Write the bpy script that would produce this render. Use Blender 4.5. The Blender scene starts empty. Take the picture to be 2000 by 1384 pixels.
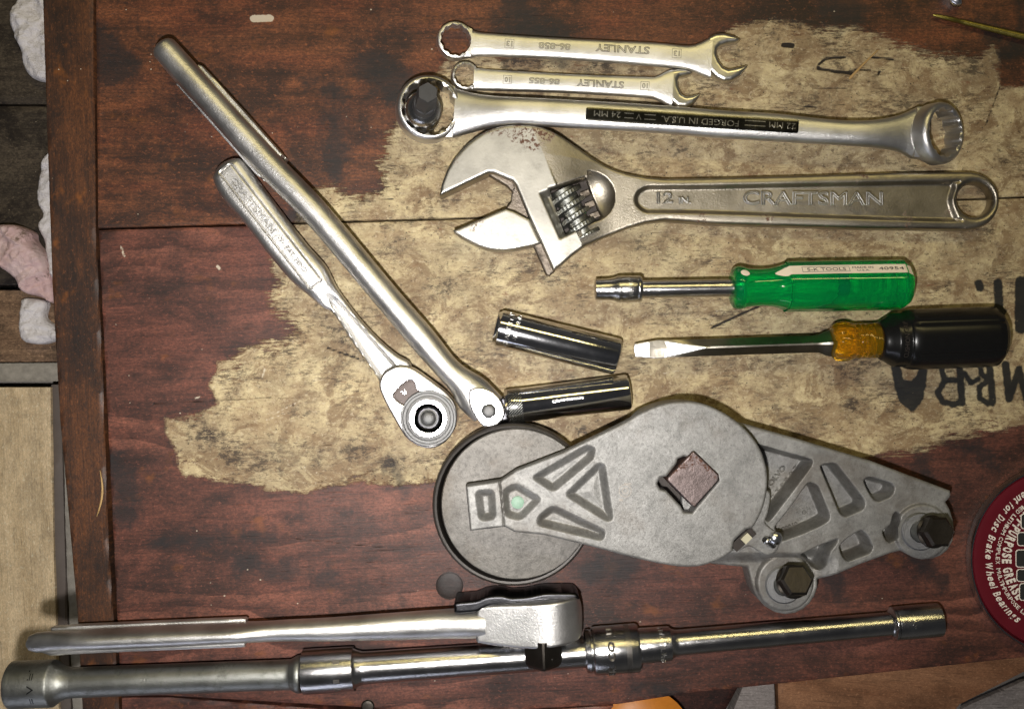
import bpy, math, random
import numpy as np
from mathutils import Matrix, Vector

PX = 0.279e-3          # metres per photo pixel on the bench plane
HC = 2000.0            # camera height in the same units (0.558 m)
CX, CY = 1000.0, 692.0
random.seed(7)
scene = bpy.context.scene
C = scene.collection

# ------------------------------------------------------------------ camera, world, lamps
cam = bpy.data.cameras.new("camera"); camo = bpy.data.objects.new("camera", cam); C.objects.link(camo)
camo.location = (0, 0, HC * PX); cam.sensor_width = 36; cam.lens = 36
cam.clip_start = 0.01; cam.clip_end = 50
scene.camera = camo
w = bpy.data.worlds.new("World"); scene.world = w; w.use_nodes = True
bg = w.node_tree.nodes["Background"]; bg.inputs[1].default_value = 0.075
_n = w.node_tree.nodes; _l = w.node_tree.links
_tc = _n.new('ShaderNodeTexCoord'); _sp = _n.new('ShaderNodeSeparateXYZ'); _rp = _n.new('ShaderNodeValToRGB')   # dim garage: paler walls, darker roof
_l.new(_tc.outputs[0], _sp.inputs[0]); _l.new(_sp.outputs[2], _rp.inputs[0]); _l.new(_rp.outputs[0], bg.inputs[0])
_e = _rp.color_ramp.elements; _e[0].position = 0.0; _e[0].color = (1.0, 0.95, 0.88, 1); _e[1].position = 0.8; _e[1].color = (0.30, 0.31, 0.34, 1)
scene.view_settings.view_transform = 'Standard'; scene.view_settings.look = 'None'
scene.view_settings.exposure = 0.0; scene.view_settings.gamma = 1.0


def lamp(name, loc, target, power, col, sx, sy, spread=180):
    l = bpy.data.lights.new(name, 'AREA'); l.shape = 'RECTANGLE'; l.size = sx; l.size_y = sy
    l.energy = power; l.color = col; l.spread = math.radians(spread)
    o = bpy.data.objects.new(name, l); C.objects.link(o); o.location = loc
    d = Vector(target) - Vector(loc); o.rotation_euler = d.to_track_quat('-Z', 'Y').to_euler()
    return o


lamp("camera_flash", (-0.024, -0.064, 0.56), (-0.11, 0.0, 0), 2.0, (1.0, 0.965, 0.93), 0.018, 0.011, 115)
lamp("ceiling_tube", (0.25, 1.10, 1.45), (0, 0, 0), 7.2, (1.0, 0.83, 0.36), 1.3, 0.16)
lamp("window_glow", (-0.6, -1.5, 0.40), (0, 0, 0.0), 3.0, (0.78, 0.82, 1.0), 1.1, 0.22)


# ------------------------------------------------------------------ shader helpers
class NT:
    def __init__(s, name):
        s.m = bpy.data.materials.new(name); s.m.use_nodes = True; s.t = s.m.node_tree
        s.b = s.t.nodes["Principled BSDF"]; s.b.inputs['Specular IOR Level'].default_value = 0.4

    def setv(s, sock, v):
        if isinstance(v, bpy.types.NodeSocket): s.t.links.new(v, sock)
        elif isinstance(v, (tuple, list)) and len(v) == 3 and sock.type == 'RGBA': sock.default_value = (*v, 1)
        else: sock.default_value = v

    def B(s, **k):
        for a, v in k.items(): s.setv(s.b.inputs[a.replace('_', ' ')], v)

    def n(s, typ, ins=None, out=0, **props):
        nd = s.t.nodes.new(typ)
        for k, v in props.items(): setattr(nd, k, v)
        for k, v in (ins or {}).items(): s.setv(nd.inputs[k], v)
        return nd.outputs[out]

    def m_(s, op, a, b=0.0, clamp=False):
        return s.n('ShaderNodeMath', {0: a, 1: b}, operation=op, use_clamp=clamp)

    def mix(s, f, a, b, mode='MIX'):
        nd = s.t.nodes.new('ShaderNodeMix'); nd.data_type = 'RGBA'; nd.blend_type = mode
        s.setv(nd.inputs[0], f); s.setv(nd.inputs[6], a); s.setv(nd.inputs[7], b)
        return nd.outputs[2]

    def ramp(s, f, stops, interp='LINEAR'):
        nd = s.t.nodes.new('ShaderNodeValToRGB'); s.setv(nd.inputs[0], f)
        e = nd.color_ramp.elements; nd.color_ramp.interpolation = interp
        while len(e) < len(stops): e.new(0.5)
        for i, (p, c) in enumerate(stops):
            e[i].position = p
            e[i].color = (c, c, c, 1) if isinstance(c, (int, float)) else (*c, 1)
        return nd.outputs[0]

    def ss(s, f, lo, hi):
        nd = s.t.nodes.new('ShaderNodeMapRange'); nd.interpolation_type = 'SMOOTHSTEP'
        s.setv(nd.inputs[0], f); nd.inputs[1].default_value = lo; nd.inputs[2].default_value = hi
        return nd.outputs[0]

    def map(s, vec, scale, loc=(0, 0, 0), rot=(0, 0, 0)):
        return s.n('ShaderNodeMapping', {0: vec, 1: loc, 2: rot, 3: scale})

    def noise(s, vec, scale=1.0, detail=4, rough=0.55, dist=0.0):
        return s.n('ShaderNodeTexNoise', {'Vector': vec, 'Scale': scale, 'Detail': detail, 'Roughness': rough, 'Distortion': dist})

    def vor(s, vec, scale=1.0, out=0):
        return s.n('ShaderNodeTexVoronoi', {'Vector': vec, 'Scale': scale}, out=out)

    def attr(s, name):
        return s.n('ShaderNodeAttribute', out=2, attribute_name=name)

    def bump(s, h, strength=0.3, dist=0.001, normal=None):
        i = {'Height': h, 'Strength': strength, 'Distance': dist}
        if normal is not None: i['Normal'] = normal
        return s.n('ShaderNodeBump', i)

    def pos(s):   # metres to units of 100 photo pixels
        return s.map(s.n('ShaderNodeTexCoord', out=3), (1 / (100 * PX),) * 3)


def metal(name, col, rough, grain=0.25, gs=9.0, dark=0.0, rust=0.0, rough_var=0.12, spec_dark=(0.03, 0.025, 0.02), rust_at=0.64, stretch=(1, 1, 1)):
    t = NT(name); p = t.pos(); ps = t.map(p, stretch)
    big = t.noise(p, 1.3, 5, 0.6); fine = t.noise(ps, gs, 4, 0.7)
    c = t.mix(t.ss(big, 0.25, 0.75), tuple(x * 0.82 for x in col), tuple(min(1, x * 1.1) for x in col))
    r = t.m_('ADD', t.m_('MULTIPLY', t.m_('SUBTRACT', big, 0.5), rough_var * 2), rough)
    met = 1.0
    if dark > 0:
        g = t.m_('MULTIPLY', t.ss(t.noise(p, 3.5, 8, 0.72), 0.48, 0.72), dark)
        c = t.mix(g, c, spec_dark); r = t.m_('ADD', r, t.m_('MULTIPLY', g, 0.3))
    if rust > 0:
        a = t.ss(t.noise(t.map(p, (1, 1, 1), (3.1, 7.7, 0)), 1.1, 3, 0.5), rust_at - 0.06, rust_at)
        g = t.m_('MULTIPLY', t.m_('MULTIPLY', a, t.ss(t.noise(p, 14, 8, 0.7), 0.5, 0.56)), rust)
        c = t.mix(g, c, (0.10, 0.036, 0.016)); r = t.m_('ADD', r, t.m_('MULTIPLY', g, 0.5)); met = t.m_('SUBTRACT', 1.0, t.m_('MULTIPLY', g, 0.9))
    t.B(Base_Color=c, Roughness=r, Metallic=met, Normal=t.bump(fine, grain, 0.0006))
    return t.m


def plain(name, col, rough=0.5, metallic=0.0, bs=0.15, sc=6.0, var=0.25, **k):
    t = NT(name); p = t.pos(); n = t.noise(p, sc, 6, 0.65)
    c = t.mix(n, tuple(x * (1 - var) for x in col), tuple(min(1, x * (1 + var)) for x in col))
    t.B(Base_Color=c, Roughness=rough, Metallic=metallic, Normal=t.bump(t.noise(p, sc * 3, 5, 0.6), bs, 0.0004), **k)
    return t.m


def wood(name, light, dark_c, vertical=False, band=0.0, painted=False, orange=0.0, rough=0.42, off=(0, 0, 0), fleck=1.0, blotch=1.0, red=0.0, kink=0.0):
    t = NT(name)
    p0 = t.pos()
    if vertical: p0 = t.map(p0, (1, 1, 1), rot=(0, 0, math.radians(87)))
    p = t.map(p0, (1, 1, 1), off, (0, 0, kink))
    sep = t.t.nodes.new('ShaderNodeSeparateXYZ'); t.setv(sep.inputs[0], p); y = sep.outputs[1]
    fine = t.noise(t.map(p, (0.8, 20, 1)), 1.0, 8, 0.75)
    mid = t.noise(t.map(p, (0.28, 2.2, 1)), 1.0, 6, 0.62, 0.6)
    low = t.noise(t.map(p, (0.35, 0.6, 1)), 1.0, 3, 0.5, 0.5)
    v = t.m_('ADD', t.m_('MULTIPLY', mid, 0.62), t.m_('MULTIPLY', fine, 0.38))
    c = t.ramp(v, [(0.38, dark_c), (0.50, tuple((a + b) / 2 for a, b in zip(light, dark_c))), (0.61, light)])
    if band > 0:
        wv = t.m_('ADD', y, t.m_('MULTIPLY', t.noise(t.map(p, (0.13, 0.42, 1)), 1.0, 4, 0.5), 4.2))
        wv = t.m_('FRACT', t.m_('DIVIDE', wv, 0.62))
        sharp = t.m_('MULTIPLY', t.ss(wv, 0.15, 0.90), t.m_('SUBTRACT', 1.0, t.ss(wv, 0.94, 0.995)))
        amt = t.m_('MULTIPLY', t.m_('MULTIPLY', sharp, t.ss(t.noise(t.map(p, (0.3, 0.5, 1), (5, 2, 0)), 1, 3), 0.36, 0.66)), band)
        c = t.mix(amt, c, (0.26, 0.095, 0.062))
    if red > 0:
        c = t.mix(t.m_('MULTIPLY', t.ss(t.noise(t.map(p, (0.4, 1.2, 1), (9, 4, 0)), 1, 5, 0.6), 0.45, 0.7), red), c, (0.14, 0.032, 0.016))
    # grime clouds and black-blue stains
    g = t.noise(t.map(p, (0.55, 0.8, 1), (2, 9, 0)), 1.0, 8, 0.68, 0.3)
    c = t.mix(t.m_('MULTIPLY', t.ss(g, 0.44, 0.62), 0.88 * blotch), c, (0.010, 0.0075, 0.007))
    g2 = t.noise(t.map(p, (2.2, 2.6, 1), (4, 1, 0)), 1.0, 6, 0.72, 0.4)
    c = t.mix(t.m_('MULTIPLY', t.ss(g2, 0.50, 0.72), 0.45 * blotch), c, (0.013, 0.010, 0.009))
    c = t.mix(t.m_('MULTIPLY', t.ss(t.noise(t.map(p, (5, 26, 1), (1, 1, 0)), 1.0, 5, 0.7), 0.54, 0.74), 0.5), c, (0.012, 0.008, 0.007))
    hf_ = t.noise(t.map(p, (14, 26, 1), (3, 3, 0)), 1.0, 6, 0.85)
    c = t.mix(t.m_('MULTIPLY', t.ss(hf_, 0.44, 0.56), min(0.55, 0.08 + 0.55 * blotch)), c, (0.012, 0.009, 0.008))
    md = t.noise(t.map(p, (3.2, 6.5, 1), (2, 7, 0)), 1.0, 8, 0.8, 0.3)
    c = t.mix(t.m_('MULTIPLY', t.ss(md, 0.48, 0.62), 0.55 * blotch), c, (0.014, 0.010, 0.009))
    sk = t.ss(t.noise(t.map(p, (0.7, 30, 1), (6, 6, 0)), 1.0, 5, 0.7), 0.56, 0.66)
    c = t.mix(t.m_('MULTIPLY', sk, 0.5), c, (0.010, 0.007, 0.006))
    c = t.mix(t.m_('MULTIPLY', t.ss(t.noise(t.map(p, (9, 15, 1), (8, 3, 0)), 1.0, 7, 0.85), 0.54, 0.63), 0.35), c, tuple(min(1, x * 2.0) for x in light))
    vs = t.noise(t.map(p, (5.5, 0.8, 1), (1, 8, 0)), 1.0, 5, 0.7)
    c = t.mix(t.m_('MULTIPLY', t.ss(vs, 0.52, 0.70), 0.35 * blotch), c, (0.014, 0.011, 0.010))
    if orange > 0:
        o = t.ss(t.noise(t.map(p, (1.3, 1.7, 1), (7, 3, 0)), 1.0, 4, 0.55), 0.61, 0.72)
        c = t.mix(t.m_('MULTIPLY', o, orange), c, (0.22, 0.072, 0.012))
    rg = t.m_('ADD', t.m_('MULTIPLY', low, 0.25), rough - 0.12)
    height = t.m_('MULTIPLY', fine, 0.5)
    if painted:
        sd = t.attr('paint')
        n1 = t.m_('SUBTRACT', t.noise(t.map(p, (1.1, 11, 1), (1, 5, 0)), 1.0, 6, 0.75), 0.5)
        n2 = t.m_('SUBTRACT', t.noise(t.map(p, (2.5, 34, 1), (8, 2, 0)), 1.0, 5, 0.75), 0.5)
        n3 = t.m_('SUBTRACT', t.noise(p, 1.6, 4, 0.6), 0.5)
        fray = t.attr('fray')
        e = t.m_('ADD', sd, t.m_('MULTIPLY', t.m_('ADD', t.m_('MULTIPLY', n1, 2.4), t.m_('MULTIPLY', n2, 2.6)), fray))
        e = t.m_('ADD', e, t.m_('MULTIPLY', n3, 0.14))
        e = t.m_('ADD', e, t.m_('MULTIPLY', t.m_('SUBTRACT', t.noise(p, 7, 7, 0.8), 0.5), 0.30))
        mask = t.ss(e, -0.02, 0.06)
        # paint colour: cream with brown grime of several sizes
        q1 = t.noise(t.map(p, (0.8, 1.0, 1), (3, 3, 0)), 1.0, 10, 0.72, 0.3)
        q2 = t.noise(t.map(p, (1.7, 2.2, 1), (6, 1, 0)), 1.0, 10, 0.78, 0.4)
        q3 = t.noise(t.map(p, (9, 12, 1)), 1.0, 8, 0.8)
        q4 = t.noise(t.map(p, (0.45, 0.6, 1), (13, 8, 0)), 1.0, 5, 0.6)
        pc = t.ramp(q2, [(0.36, (0.17, 0.115, 0.062)), (0.45, (0.31, 0.24, 0.14)), (0.56, (0.46, 0.375, 0.215)), (0.67, (0.58, 0.485, 0.30))])
        q5 = t.noise(t.map(p, (1.3, 1.7, 1), (21, 8, 0)), 1.0, 10, 0.74, 0.8)
        pc = t.mix(t.m_('MULTIPLY', t.ss(q5, 0.49, 0.58), 0.70), pc, (0.13, 0.073, 0.034))
        pc = t.mix(t.m_('MULTIPLY', t.ss(q1, 0.48, 0.62), 0.55), pc, (0.24, 0.16, 0.085))
        pc = t.mix(t.m_('MULTIPLY', t.ss(q4, 0.45, 0.75), 0.26), pc, (0.29, 0.275, 0.175))
        pc = t.mix(t.m_('MULTIPLY', t.ss(q3, 0.53, 0.62), 0.62), pc, (0.16, 0.095, 0.05))
        pc = t.mix(t.m_('MULTIPLY', t.ss(t.noise(t.map(p, (10, 13, 1), (5, 5, 0)), 1, 6, 0.8), 0.54, 0.63), 0.40), pc, (0.62, 0.54, 0.38))
        # dark scuffs clustered in clouds
        cl = t.ss(t.noise(t.map(p, (0.9, 1.1, 1), (0, 7, 0)), 1, 6, 0.65), 0.47, 0.60)
        sc = t.ss(t.noise(t.map(p, (4, 15, 1), (2, 2, 0)), 1, 9, 0.85), 0.49, 0.55)
        pc = t.mix(t.m_('MULTIPLY', t.m_('MULTIPLY', cl, sc), 0.85), pc, (0.05, 0.034, 0.022))
        sg = t.attr('smudge')
        s3 = t.ss(t.m_('ADD', t.noise(t.map(p, (4.5, 8, 1), (22, 2, 0)), 1, 9, 0.82), t.m_('MULTIPLY', sg, 0.13)), 0.585, 0.645)
        pc = t.mix(t.m_('MULTIPLY', t.m_('MULTIPLY', sg, 0.45), 1.0), pc, (0.15, 0.10, 0.06))
        pc = t.mix(t.m_('MULTIPLY', s3, t.m_('MULTIPLY', sg, 0.95, True)), pc, (0.028, 0.020, 0.015))
        sc2 = t.ss(t.noise(t.map(p, (7, 9, 1), (12, 2, 0)), 1, 9, 0.85), 0.565, 0.60)
        pc = t.mix(t.m_('MULTIPLY', sc2, 0.8), pc, (0.035, 0.022, 0.016))
        rr = t.ss(t.noise(t.map(p, (2.0, 7, 1), (2, 11, 0)), 1, 8, 0.75), 0.62, 0.67)
        pc = t.mix(t.m_('MULTIPLY', rr, 0.75), pc, (0.15, 0.052, 0.024))
        crk = t.ss(t.noise(t.map(p, (1.2, 42, 1), (3, 8, 0)), 1, 4, 0.7), 0.64, 0.68)
        pc = t.mix(t.m_('MULTIPLY', crk, 0.75), pc, (0.06, 0.035, 0.02))
        vk = t.ss(t.noise(t.map(p, (30, 3.0, 1), (3, 8, 0)), 1, 4, 0.7), 0.66, 0.70)
        pc = t.mix(t.m_('MULTIPLY', vk, 0.55), pc, (0.06, 0.04, 0.03))
        d = t.vor(t.map(p, (1, 1.2, 1)), 7.0); dm = t.m_('MULTIPLY', t.m_('SUBTRACT', 1.0, t.ss(d, 0.05, 0.14)), t.ss(t.noise(p, 3.3, 2), 0.5, 0.56))
        pc = t.mix(dm, pc, (0.02, 0.015, 0.012))
        near = t.m_('MULTIPLY', t.m_('SUBTRACT', 1.0, t.ss(sd, 0.0, 0.55)), 0.10)
        wear = t.m_('MULTIPLY', t.ss(t.m_('ADD', near, t.noise(t.map(p, (1.7, 5, 1), (9, 9, 0)), 1, 9, 0.8)), 0.63, 0.68), 0.85)
        mask = t.m_('MULTIPLY', mask, t.m_('SUBTRACT', 1.0, wear))
        c = t.mix(mask, c, pc)
        rg = t.m_('ADD', rg, t.m_('MULTIPLY', mask, 0.12))
        height = t.m_('ADD', height, t.m_('MULTIPLY', mask, 0.9))
        height = t.m_('SUBTRACT', height, t.m_('MULTIPLY', crk, 0.5))
        ink = t.m_('ADD', t.attr('ink'), t.m_('MULTIPLY', t.m_('SUBTRACT', t.noise(p, 10, 4, 0.6), 0.5), 0.07))
        im = t.m_('MULTIPLY', t.ss(ink, -0.02, 0.02), t.ss(t.noise(p, 12, 6, 0.75), 0.27, 0.36))
        c = t.mix(t.m_('MULTIPLY', im, 0.97), c, (0.008, 0.009, 0.010))
        st = t.m_('ADD', t.attr('stain'), t.m_('MULTIPLY', t.m_('SUBTRACT', t.noise(p, 2.4, 6, 0.7), 0.5), 1.3))
        c = t.mix(t.m_('MULTIPLY', t.ss(st, -0.15, 0.25), 0.75), c, (0.012, 0.012, 0.013))
        ck = t.m_('ADD', t.attr('crack'), t.m_('MULTIPLY', t.m_('SUBTRACT', t.noise(t.map(p, (4, 9, 1)), 1, 4, 0.6), 0.5), 0.05))
        c = t.mix(t.m_('MULTIPLY', t.ss(t.m_('ADD', t.attr('scratch'), t.m_('MULTIPLY', t.m_('SUBTRACT', t.noise(p, 14, 4, 0.7), 0.5), 0.05)), -0.008, 0.010), 0.7), c, (0.55, 0.49, 0.38))
        ckm = t.ss(ck, -0.008, 0.014); c = t.mix(ckm, c, (0.012, 0.008, 0.006)); height = t.m_('SUBTRACT', height, ckm)
    if fleck > 0:
        ps = t.map(p, (1, 1.25, 1), (0.37, 0.11, 0))
        d = t.vor(ps, 4.2); sel = t.n('ShaderNodeSeparateColor', {0: t.vor(ps, 4.2, out=1)}, out=0)
        thr = t.m_('MULTIPLY', t.m_('POWER', sel, 4.0), 0.085)
        f = t.m_('LESS_THAN', t.m_('ADD', d, t.m_('MULTIPLY', t.m_('SUBTRACT', t.noise(p, 30, 2), 0.5), 0.05)), thr)
        c = t.mix(t.m_('MULTIPLY', f, 0.8 * fleck), c, (0.42, 0.36, 0.28))
    t.B(Base_Color=c, Roughness=t.m_('ADD', rg, 0.08), Specular_IOR_Level=0.3, Normal=t.bump(height, 0.5, 0.0005))
    return t.m


M = {}
M['satin'] = metal('satin_chrome', (0.70, 0.69, 0.67), 0.40, 0.30, 28)
M['forged'] = metal('forged_satin_chrome', (0.65, 0.64, 0.625), 0.39, 0.30, 26, dark=0.10)
M['worn'] = metal('worn_nickel_steel', (0.36, 0.325, 0.265), 0.38, 0.26, 26, dark=0.25, rust=0.9, rust_at=0.66)
M['jaw'] = metal('ground_jaw_steel', (0.40, 0.385, 0.345), 0.42, 0.08, 26, dark=0.3, rust=0.9, rust_at=0.62)
M['jawside'] = metal('dirty_jaw_edge', (0.20, 0.17, 0.14), 0.5, 0.6, 12, dark=0.6)
M['chrome'] = metal('polished_chrome', (0.68, 0.68, 0.70), 0.12, 0.06, 10, rough_var=0.05, dark=0.08)
M['chrome2'] = metal('scuffed_chrome', (0.52, 0.515, 0.51), 0.19, 0.2, 30, rough_var=0.10, dark=0.15)
M['polished'] = metal('polished_flat_chrome', (0.86, 0.84, 0.83), 0.30, 0.03, 10, rough_var=0.03)
M['jawchrome'] = metal('bright_jaw_chrome', (0.66, 0.64, 0.58), 0.30, 0.1, 24)
M['turned'] = metal('turned_steel', (0.24, 0.24, 0.24), 0.55, 0.5, 40)
M['oxide'] = metal('grey_oxide_steel', (0.27, 0.275, 0.255), 0.42, 0.3, 30, dark=0.5, rough_var=0.15)
M['bitsteel'] = plain('matte_black_bit', (0.045, 0.045, 0.047), 0.5, 0.3, 0.2, 12)
M['black'] = metal('black_oxide_steel', (0.035, 0.035, 0.038), 0.33, 0.15, 14, rough_var=0.1)
M['darkhole'] = plain('dark_recess', (0.035, 0.028, 0.024), 0.5, 0.4)  # plain near-black colour for recess floors, spring seat and grip lettering
M['lever'] = metal('dark_lever', (0.10, 0.085, 0.08), 0.55, 0.3, 20)
M['inlay'] = metal('dark_polished_inlay', (0.075, 0.072, 0.06), 0.22, 0.1, 12, dark=0.2)
M['bright'] = metal('bright_edge_metal', (0.85, 0.83, 0.78), 0.22, 0.1, 20)
M['engrave'] = metal('engraved_shadow_metal', (0.20, 0.185, 0.165), 0.5, 0.1, 20)
M['knot'] = wood('stained_over_bolt_head', (0.045, 0.026, 0.022), (0.018, 0.012, 0.011), fleck=0, blotch=0.8)
M['rusty'] = metal('rusty_square_steel', (0.15, 0.12, 0.115), 0.45, 0.3, 10, dark=0.4, rust=0.8, rust_at=0.50)
M['bolt'] = metal('dark_phosphate_bolt', (0.085, 0.075, 0.065), 0.42, 0.2, 14, dark=0.2)
M['zinc'] = metal('zinc_screw', (0.75, 0.76, 0.78), 0.25, 0.1, 10)
M['brass'] = metal('olive_brass', (0.32, 0.27, 0.07), 0.42, 0.3, 10, dark=0.3)
M['blade'] = metal('ground_blade', (0.80, 0.79, 0.77), 0.36, 0.5, 12, dark=0.35, stretch=(2.5, .6, 1))
M['shank'] = metal('dull_square_shank', (0.27, 0.25, 0.21), 0.33, 0.12, 12, dark=0.3)


def cast(name, col, g2):
    t = NT(name); p = t.pos()
    a = t.noise(p, 1.8, 9, 0.74, 0.4); b = t.noise(p, 12, 8, 0.85)
    c = t.ramp(a, [(0.3, tuple(x * 0.58 for x in col)), (0.5, col), (0.68, tuple(x * 1.28 for x in col))])
    c = t.mix(t.m_('MULTIPLY', t.ss(b, 0.49, 0.60), 0.5), c, tuple(x * 0.45 for x in col))
    c = t.mix(t.m_('MULTIPLY', t.ss(t.noise(t.map(p, (1, 1, 1), (4, 4, 0)), 15, 6, 0.85), 0.56, 0.66), 0.4), c, tuple(x * 1.7 for x in col))
    c = t.mix(t.m_('MULTIPLY', t.ss(t.noise(p, 0.8, 6, 0.65), 0.48, 0.70), g2), c, (0.085, 0.068, 0.052))
    t.B(Base_Color=c, Roughness=t.m_('ADD', 0.36, t.m_('MULTIPLY', b, 0.25)), Metallic=0.45, Normal=t.bump(t.noise(p, 20, 6, 0.75), 0.3, 0.0006))
    return t.m


M['cast'] = cast('cast_aluminium', (0.215, 0.212, 0.203), 0.55)
M['pulley'] = cast('stained_pulley_steel', (0.135, 0.127, 0.116), 0.7)
M['rim'] = plain('dark_pulley_rim', (0.038, 0.033, 0.029), 0.42, 0.3)

WL, WD = (0.21, 0.072, 0.030), (0.042, 0.018, 0.0095)
M['plank_top'] = wood('stained_plank', WL, WD, painted=True, red=0.45, orange=0.35, off=(0, 0.3, 0), blotch=0.85)
M['plank_low'] = wood('stained_plank_banded', (0.165, 0.056, 0.037), (0.043, 0.0165, 0.012), painted=True, band=0.85, orange=0.35, off=(4, 12.3, 0), blotch=0.75, kink=-0.04)
M['batten'] = wood('stained_batten', (0.125, 0.046, 0.017), (0.036, 0.017, 0.0095), vertical=True, orange=0.45, off=(3, 3, 0), blotch=0.8)
M['greyboard'] = wood('grimy_grey_board', (0.125, 0.098, 0.068), (0.05, 0.04, 0.03), off=(8, 1, 0), fleck=0.6)
M['tanboard'] = wood('worn_tan_board', (0.78, 0.61, 0.39), (0.56, 0.42, 0.25), vertical=True, off=(2, 6, 0), fleck=0, blotch=0.30, rough=0.6)
M['brownboard'] = wood('brown_shelf_board', (0.36, 0.23, 0.14), (0.13, 0.075, 0.045), off=(1, 2, 0), blotch=0.6)
M['orangeboard'] = wood('orange_pine_board', (0.52, 0.26, 0.13), (0.34, 0.15, 0.07), off=(6, 2, 0), blotch=0.35, kink=0.07)
M['redboard'] = wood('dark_reddish_board', (0.12, 0.04, 0.028), (0.05, 0.02, 0.015), off=(2, 9, 0))
M['concrete'] = plain('grey_dusty_concrete', (0.23, 0.21, 0.19), 0.85, 0, 0.5, 3, 0.35)
M['greycloth'] = wood('grey_weathered_board', (0.42, 0.37, 0.34), (0.30, 0.265, 0.24), off=(5, 2, 0), fleck=0.5, blotch=0.25, rough=0.7)
M['ledge'] = plain('grey_ledge', (0.11, 0.09, 0.08), 0.7, 0, 0.3, 2, 0.3)
M['debris'] = plain('crumbled_mortar', (0.27, 0.25, 0.22), 0.9, 0, 0.8, 5, 0.6)
M['whiteink'] = plain('white_ink', (0.72, 0.66, 0.60), 0.6, 0, 0.02, 5, 0.15)
M['blackink'] = plain('black_ink', (0.02, 0.02, 0.02), 0.5, 0, 0.02)
M['straw'] = plain('pale_straw', (0.36, 0.23, 0.09), 0.6)
M['rubber'] = plain('black_rubber_grip', (0.006, 0.006, 0.006), 0.26, 0, 0.05, 8, Specular_IOR_Level=0.3)
M['stripe'] = plain('cream_stripe', (0.75, 0.66, 0.52), 0.4, 0, 0.02, 3, 0.06)
M['orangeplastic'] = plain('orange_plastic', (0.75, 0.26, 0.03), 0.4)
M['green_dot'] = plain('pale_green_paint', (0.26, 0.40, 0.31), 0.5, 0, 0.2, 14, 0.3)
M['beigebit'] = plain('beige_spring_shoe', (0.45, 0.42, 0.30), 0.5)


def plastic(name, col, trans, rough=0.06, dcol=None):
    t = NT(name); p = t.pos(); n = t.noise(t.map(p, (0.8, 5, 5)), 2, 4, 0.6)
    t.B(Base_Color=t.mix(n, tuple(x * 0.92 for x in col), col), Roughness=rough, Transmission_Weight=trans, IOR=1.45, Specular_IOR_Level=0.5,
        Normal=t.bump(n, 0.05, 0.0005))
    return t.m


M['green'] = plastic('green_clear_plastic', (0.004, 0.72, 0.20), 0.88, 0.04)
M['greencore'] = plain('milky_green_core', (0.008, 0.40, 0.12), 0.3, 0.3, 0.3, 14, 0.35)
M['amber'] = plastic('amber_clear_plastic', (0.80, 0.48, 0.02), 0.9, 0.06)


def cloth(name, col, tint, amt, dirt):
    t = NT(name); p = t.pos()
    f = t.m_('ADD', t.m_('ABSOLUTE', t.m_('SUBTRACT', t.noise(t.map(p, (1, 1, 1), rot=(0, 0, 0.6)), 2.6, 5, 0.55, 1.2), 0.5)), t.m_('MULTIPLY', t.m_('ABSOLUTE', t.m_('SUBTRACT', t.noise(t.map(p, (2, 5, 1), rot=(0, 0, 1.1)), 2.0, 4, 0.55, 1.0), 0.5)), 0.6))
    c = t.mix(t.m_('MULTIPLY', t.ss(t.noise(p, 1.1, 4), 0.42, 0.6), amt), col, tint)
    c = t.mix(t.m_('MULTIPLY', t.ss(t.noise(t.map(p, (1, 1, 1), (3, 1, 0)), 2.2, 6, 0.7), 0.58, 0.68), dirt), c, (0.16, 0.11, 0.08))
    t.B(Base_Color=c, Roughness=0.5, Normal=t.bump(f, 0.7, 0.004))
    return t.m


M['whitebag'] = cloth('crumpled_white_bag', (0.66, 0.63, 0.64), (0.52, 0.49, 0.50), 0.3, 0.25)
M['pinkrag'] = cloth('pink_stained_rag', (0.62, 0.47, 0.46), (0.55, 0.36, 0.36), 0.7, 0.9)


def lidmat():
    t = NT('maroon_lacquer_lid'); p = t.pos()
    t.B(Base_Color=t.mix(t.noise(p, 3, 5), (0.085, 0.004, 0.010), (0.125, 0.008, 0.016)), Roughness=0.35, Specular_IOR_Level=0.5, Coat_Weight=0.3,
        Normal=t.bump(t.noise(p, 20, 4), 0.05, 0.0003))
    return t.m


M['lid'] = lidmat()


# ------------------------------------------------------------------ geometry helpers (all in photo-pixel units)
def sd_poly(X, Y, pts):
    d = np.full(X.shape, 1e18); ins = np.zeros(X.shape, bool); n = len(pts)
    for i in range(n):
        ax, ay = pts[i]; bx, by = pts[(i + 1) % n]; ex, ey = bx - ax, by - ay; L = ex * ex + ey * ey
        if L < 1e-9: continue
        wx, wy = X - ax, Y - ay; tt = np.clip((wx * ex + wy * ey) / L, 0, 1)
        d = np.minimum(d, (wx - ex * tt) ** 2 + (wy - ey * tt) ** 2)
        if ay != by: ins ^= ((Y >= ay) != (Y >= by)) & (X < ax + (Y - ay) * ex / ey)
    d = np.sqrt(d); return np.where(ins, -d, d)


def sd_line(X, Y, pts, r):
    d = np.full(X.shape, 1e18)
    for (ax, ay), (bx, by) in zip(pts, pts[1:]):
        ex, ey = bx - ax, by - ay; L = ex * ex + ey * ey + 1e-9; wx, wy = X - ax, Y - ay
        tt = np.clip((wx * ex + wy * ey) / L, 0, 1); d = np.minimum(d, (wx - ex * tt) ** 2 + (wy - ey * tt) ** 2)
    return np.sqrt(d) - r


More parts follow.
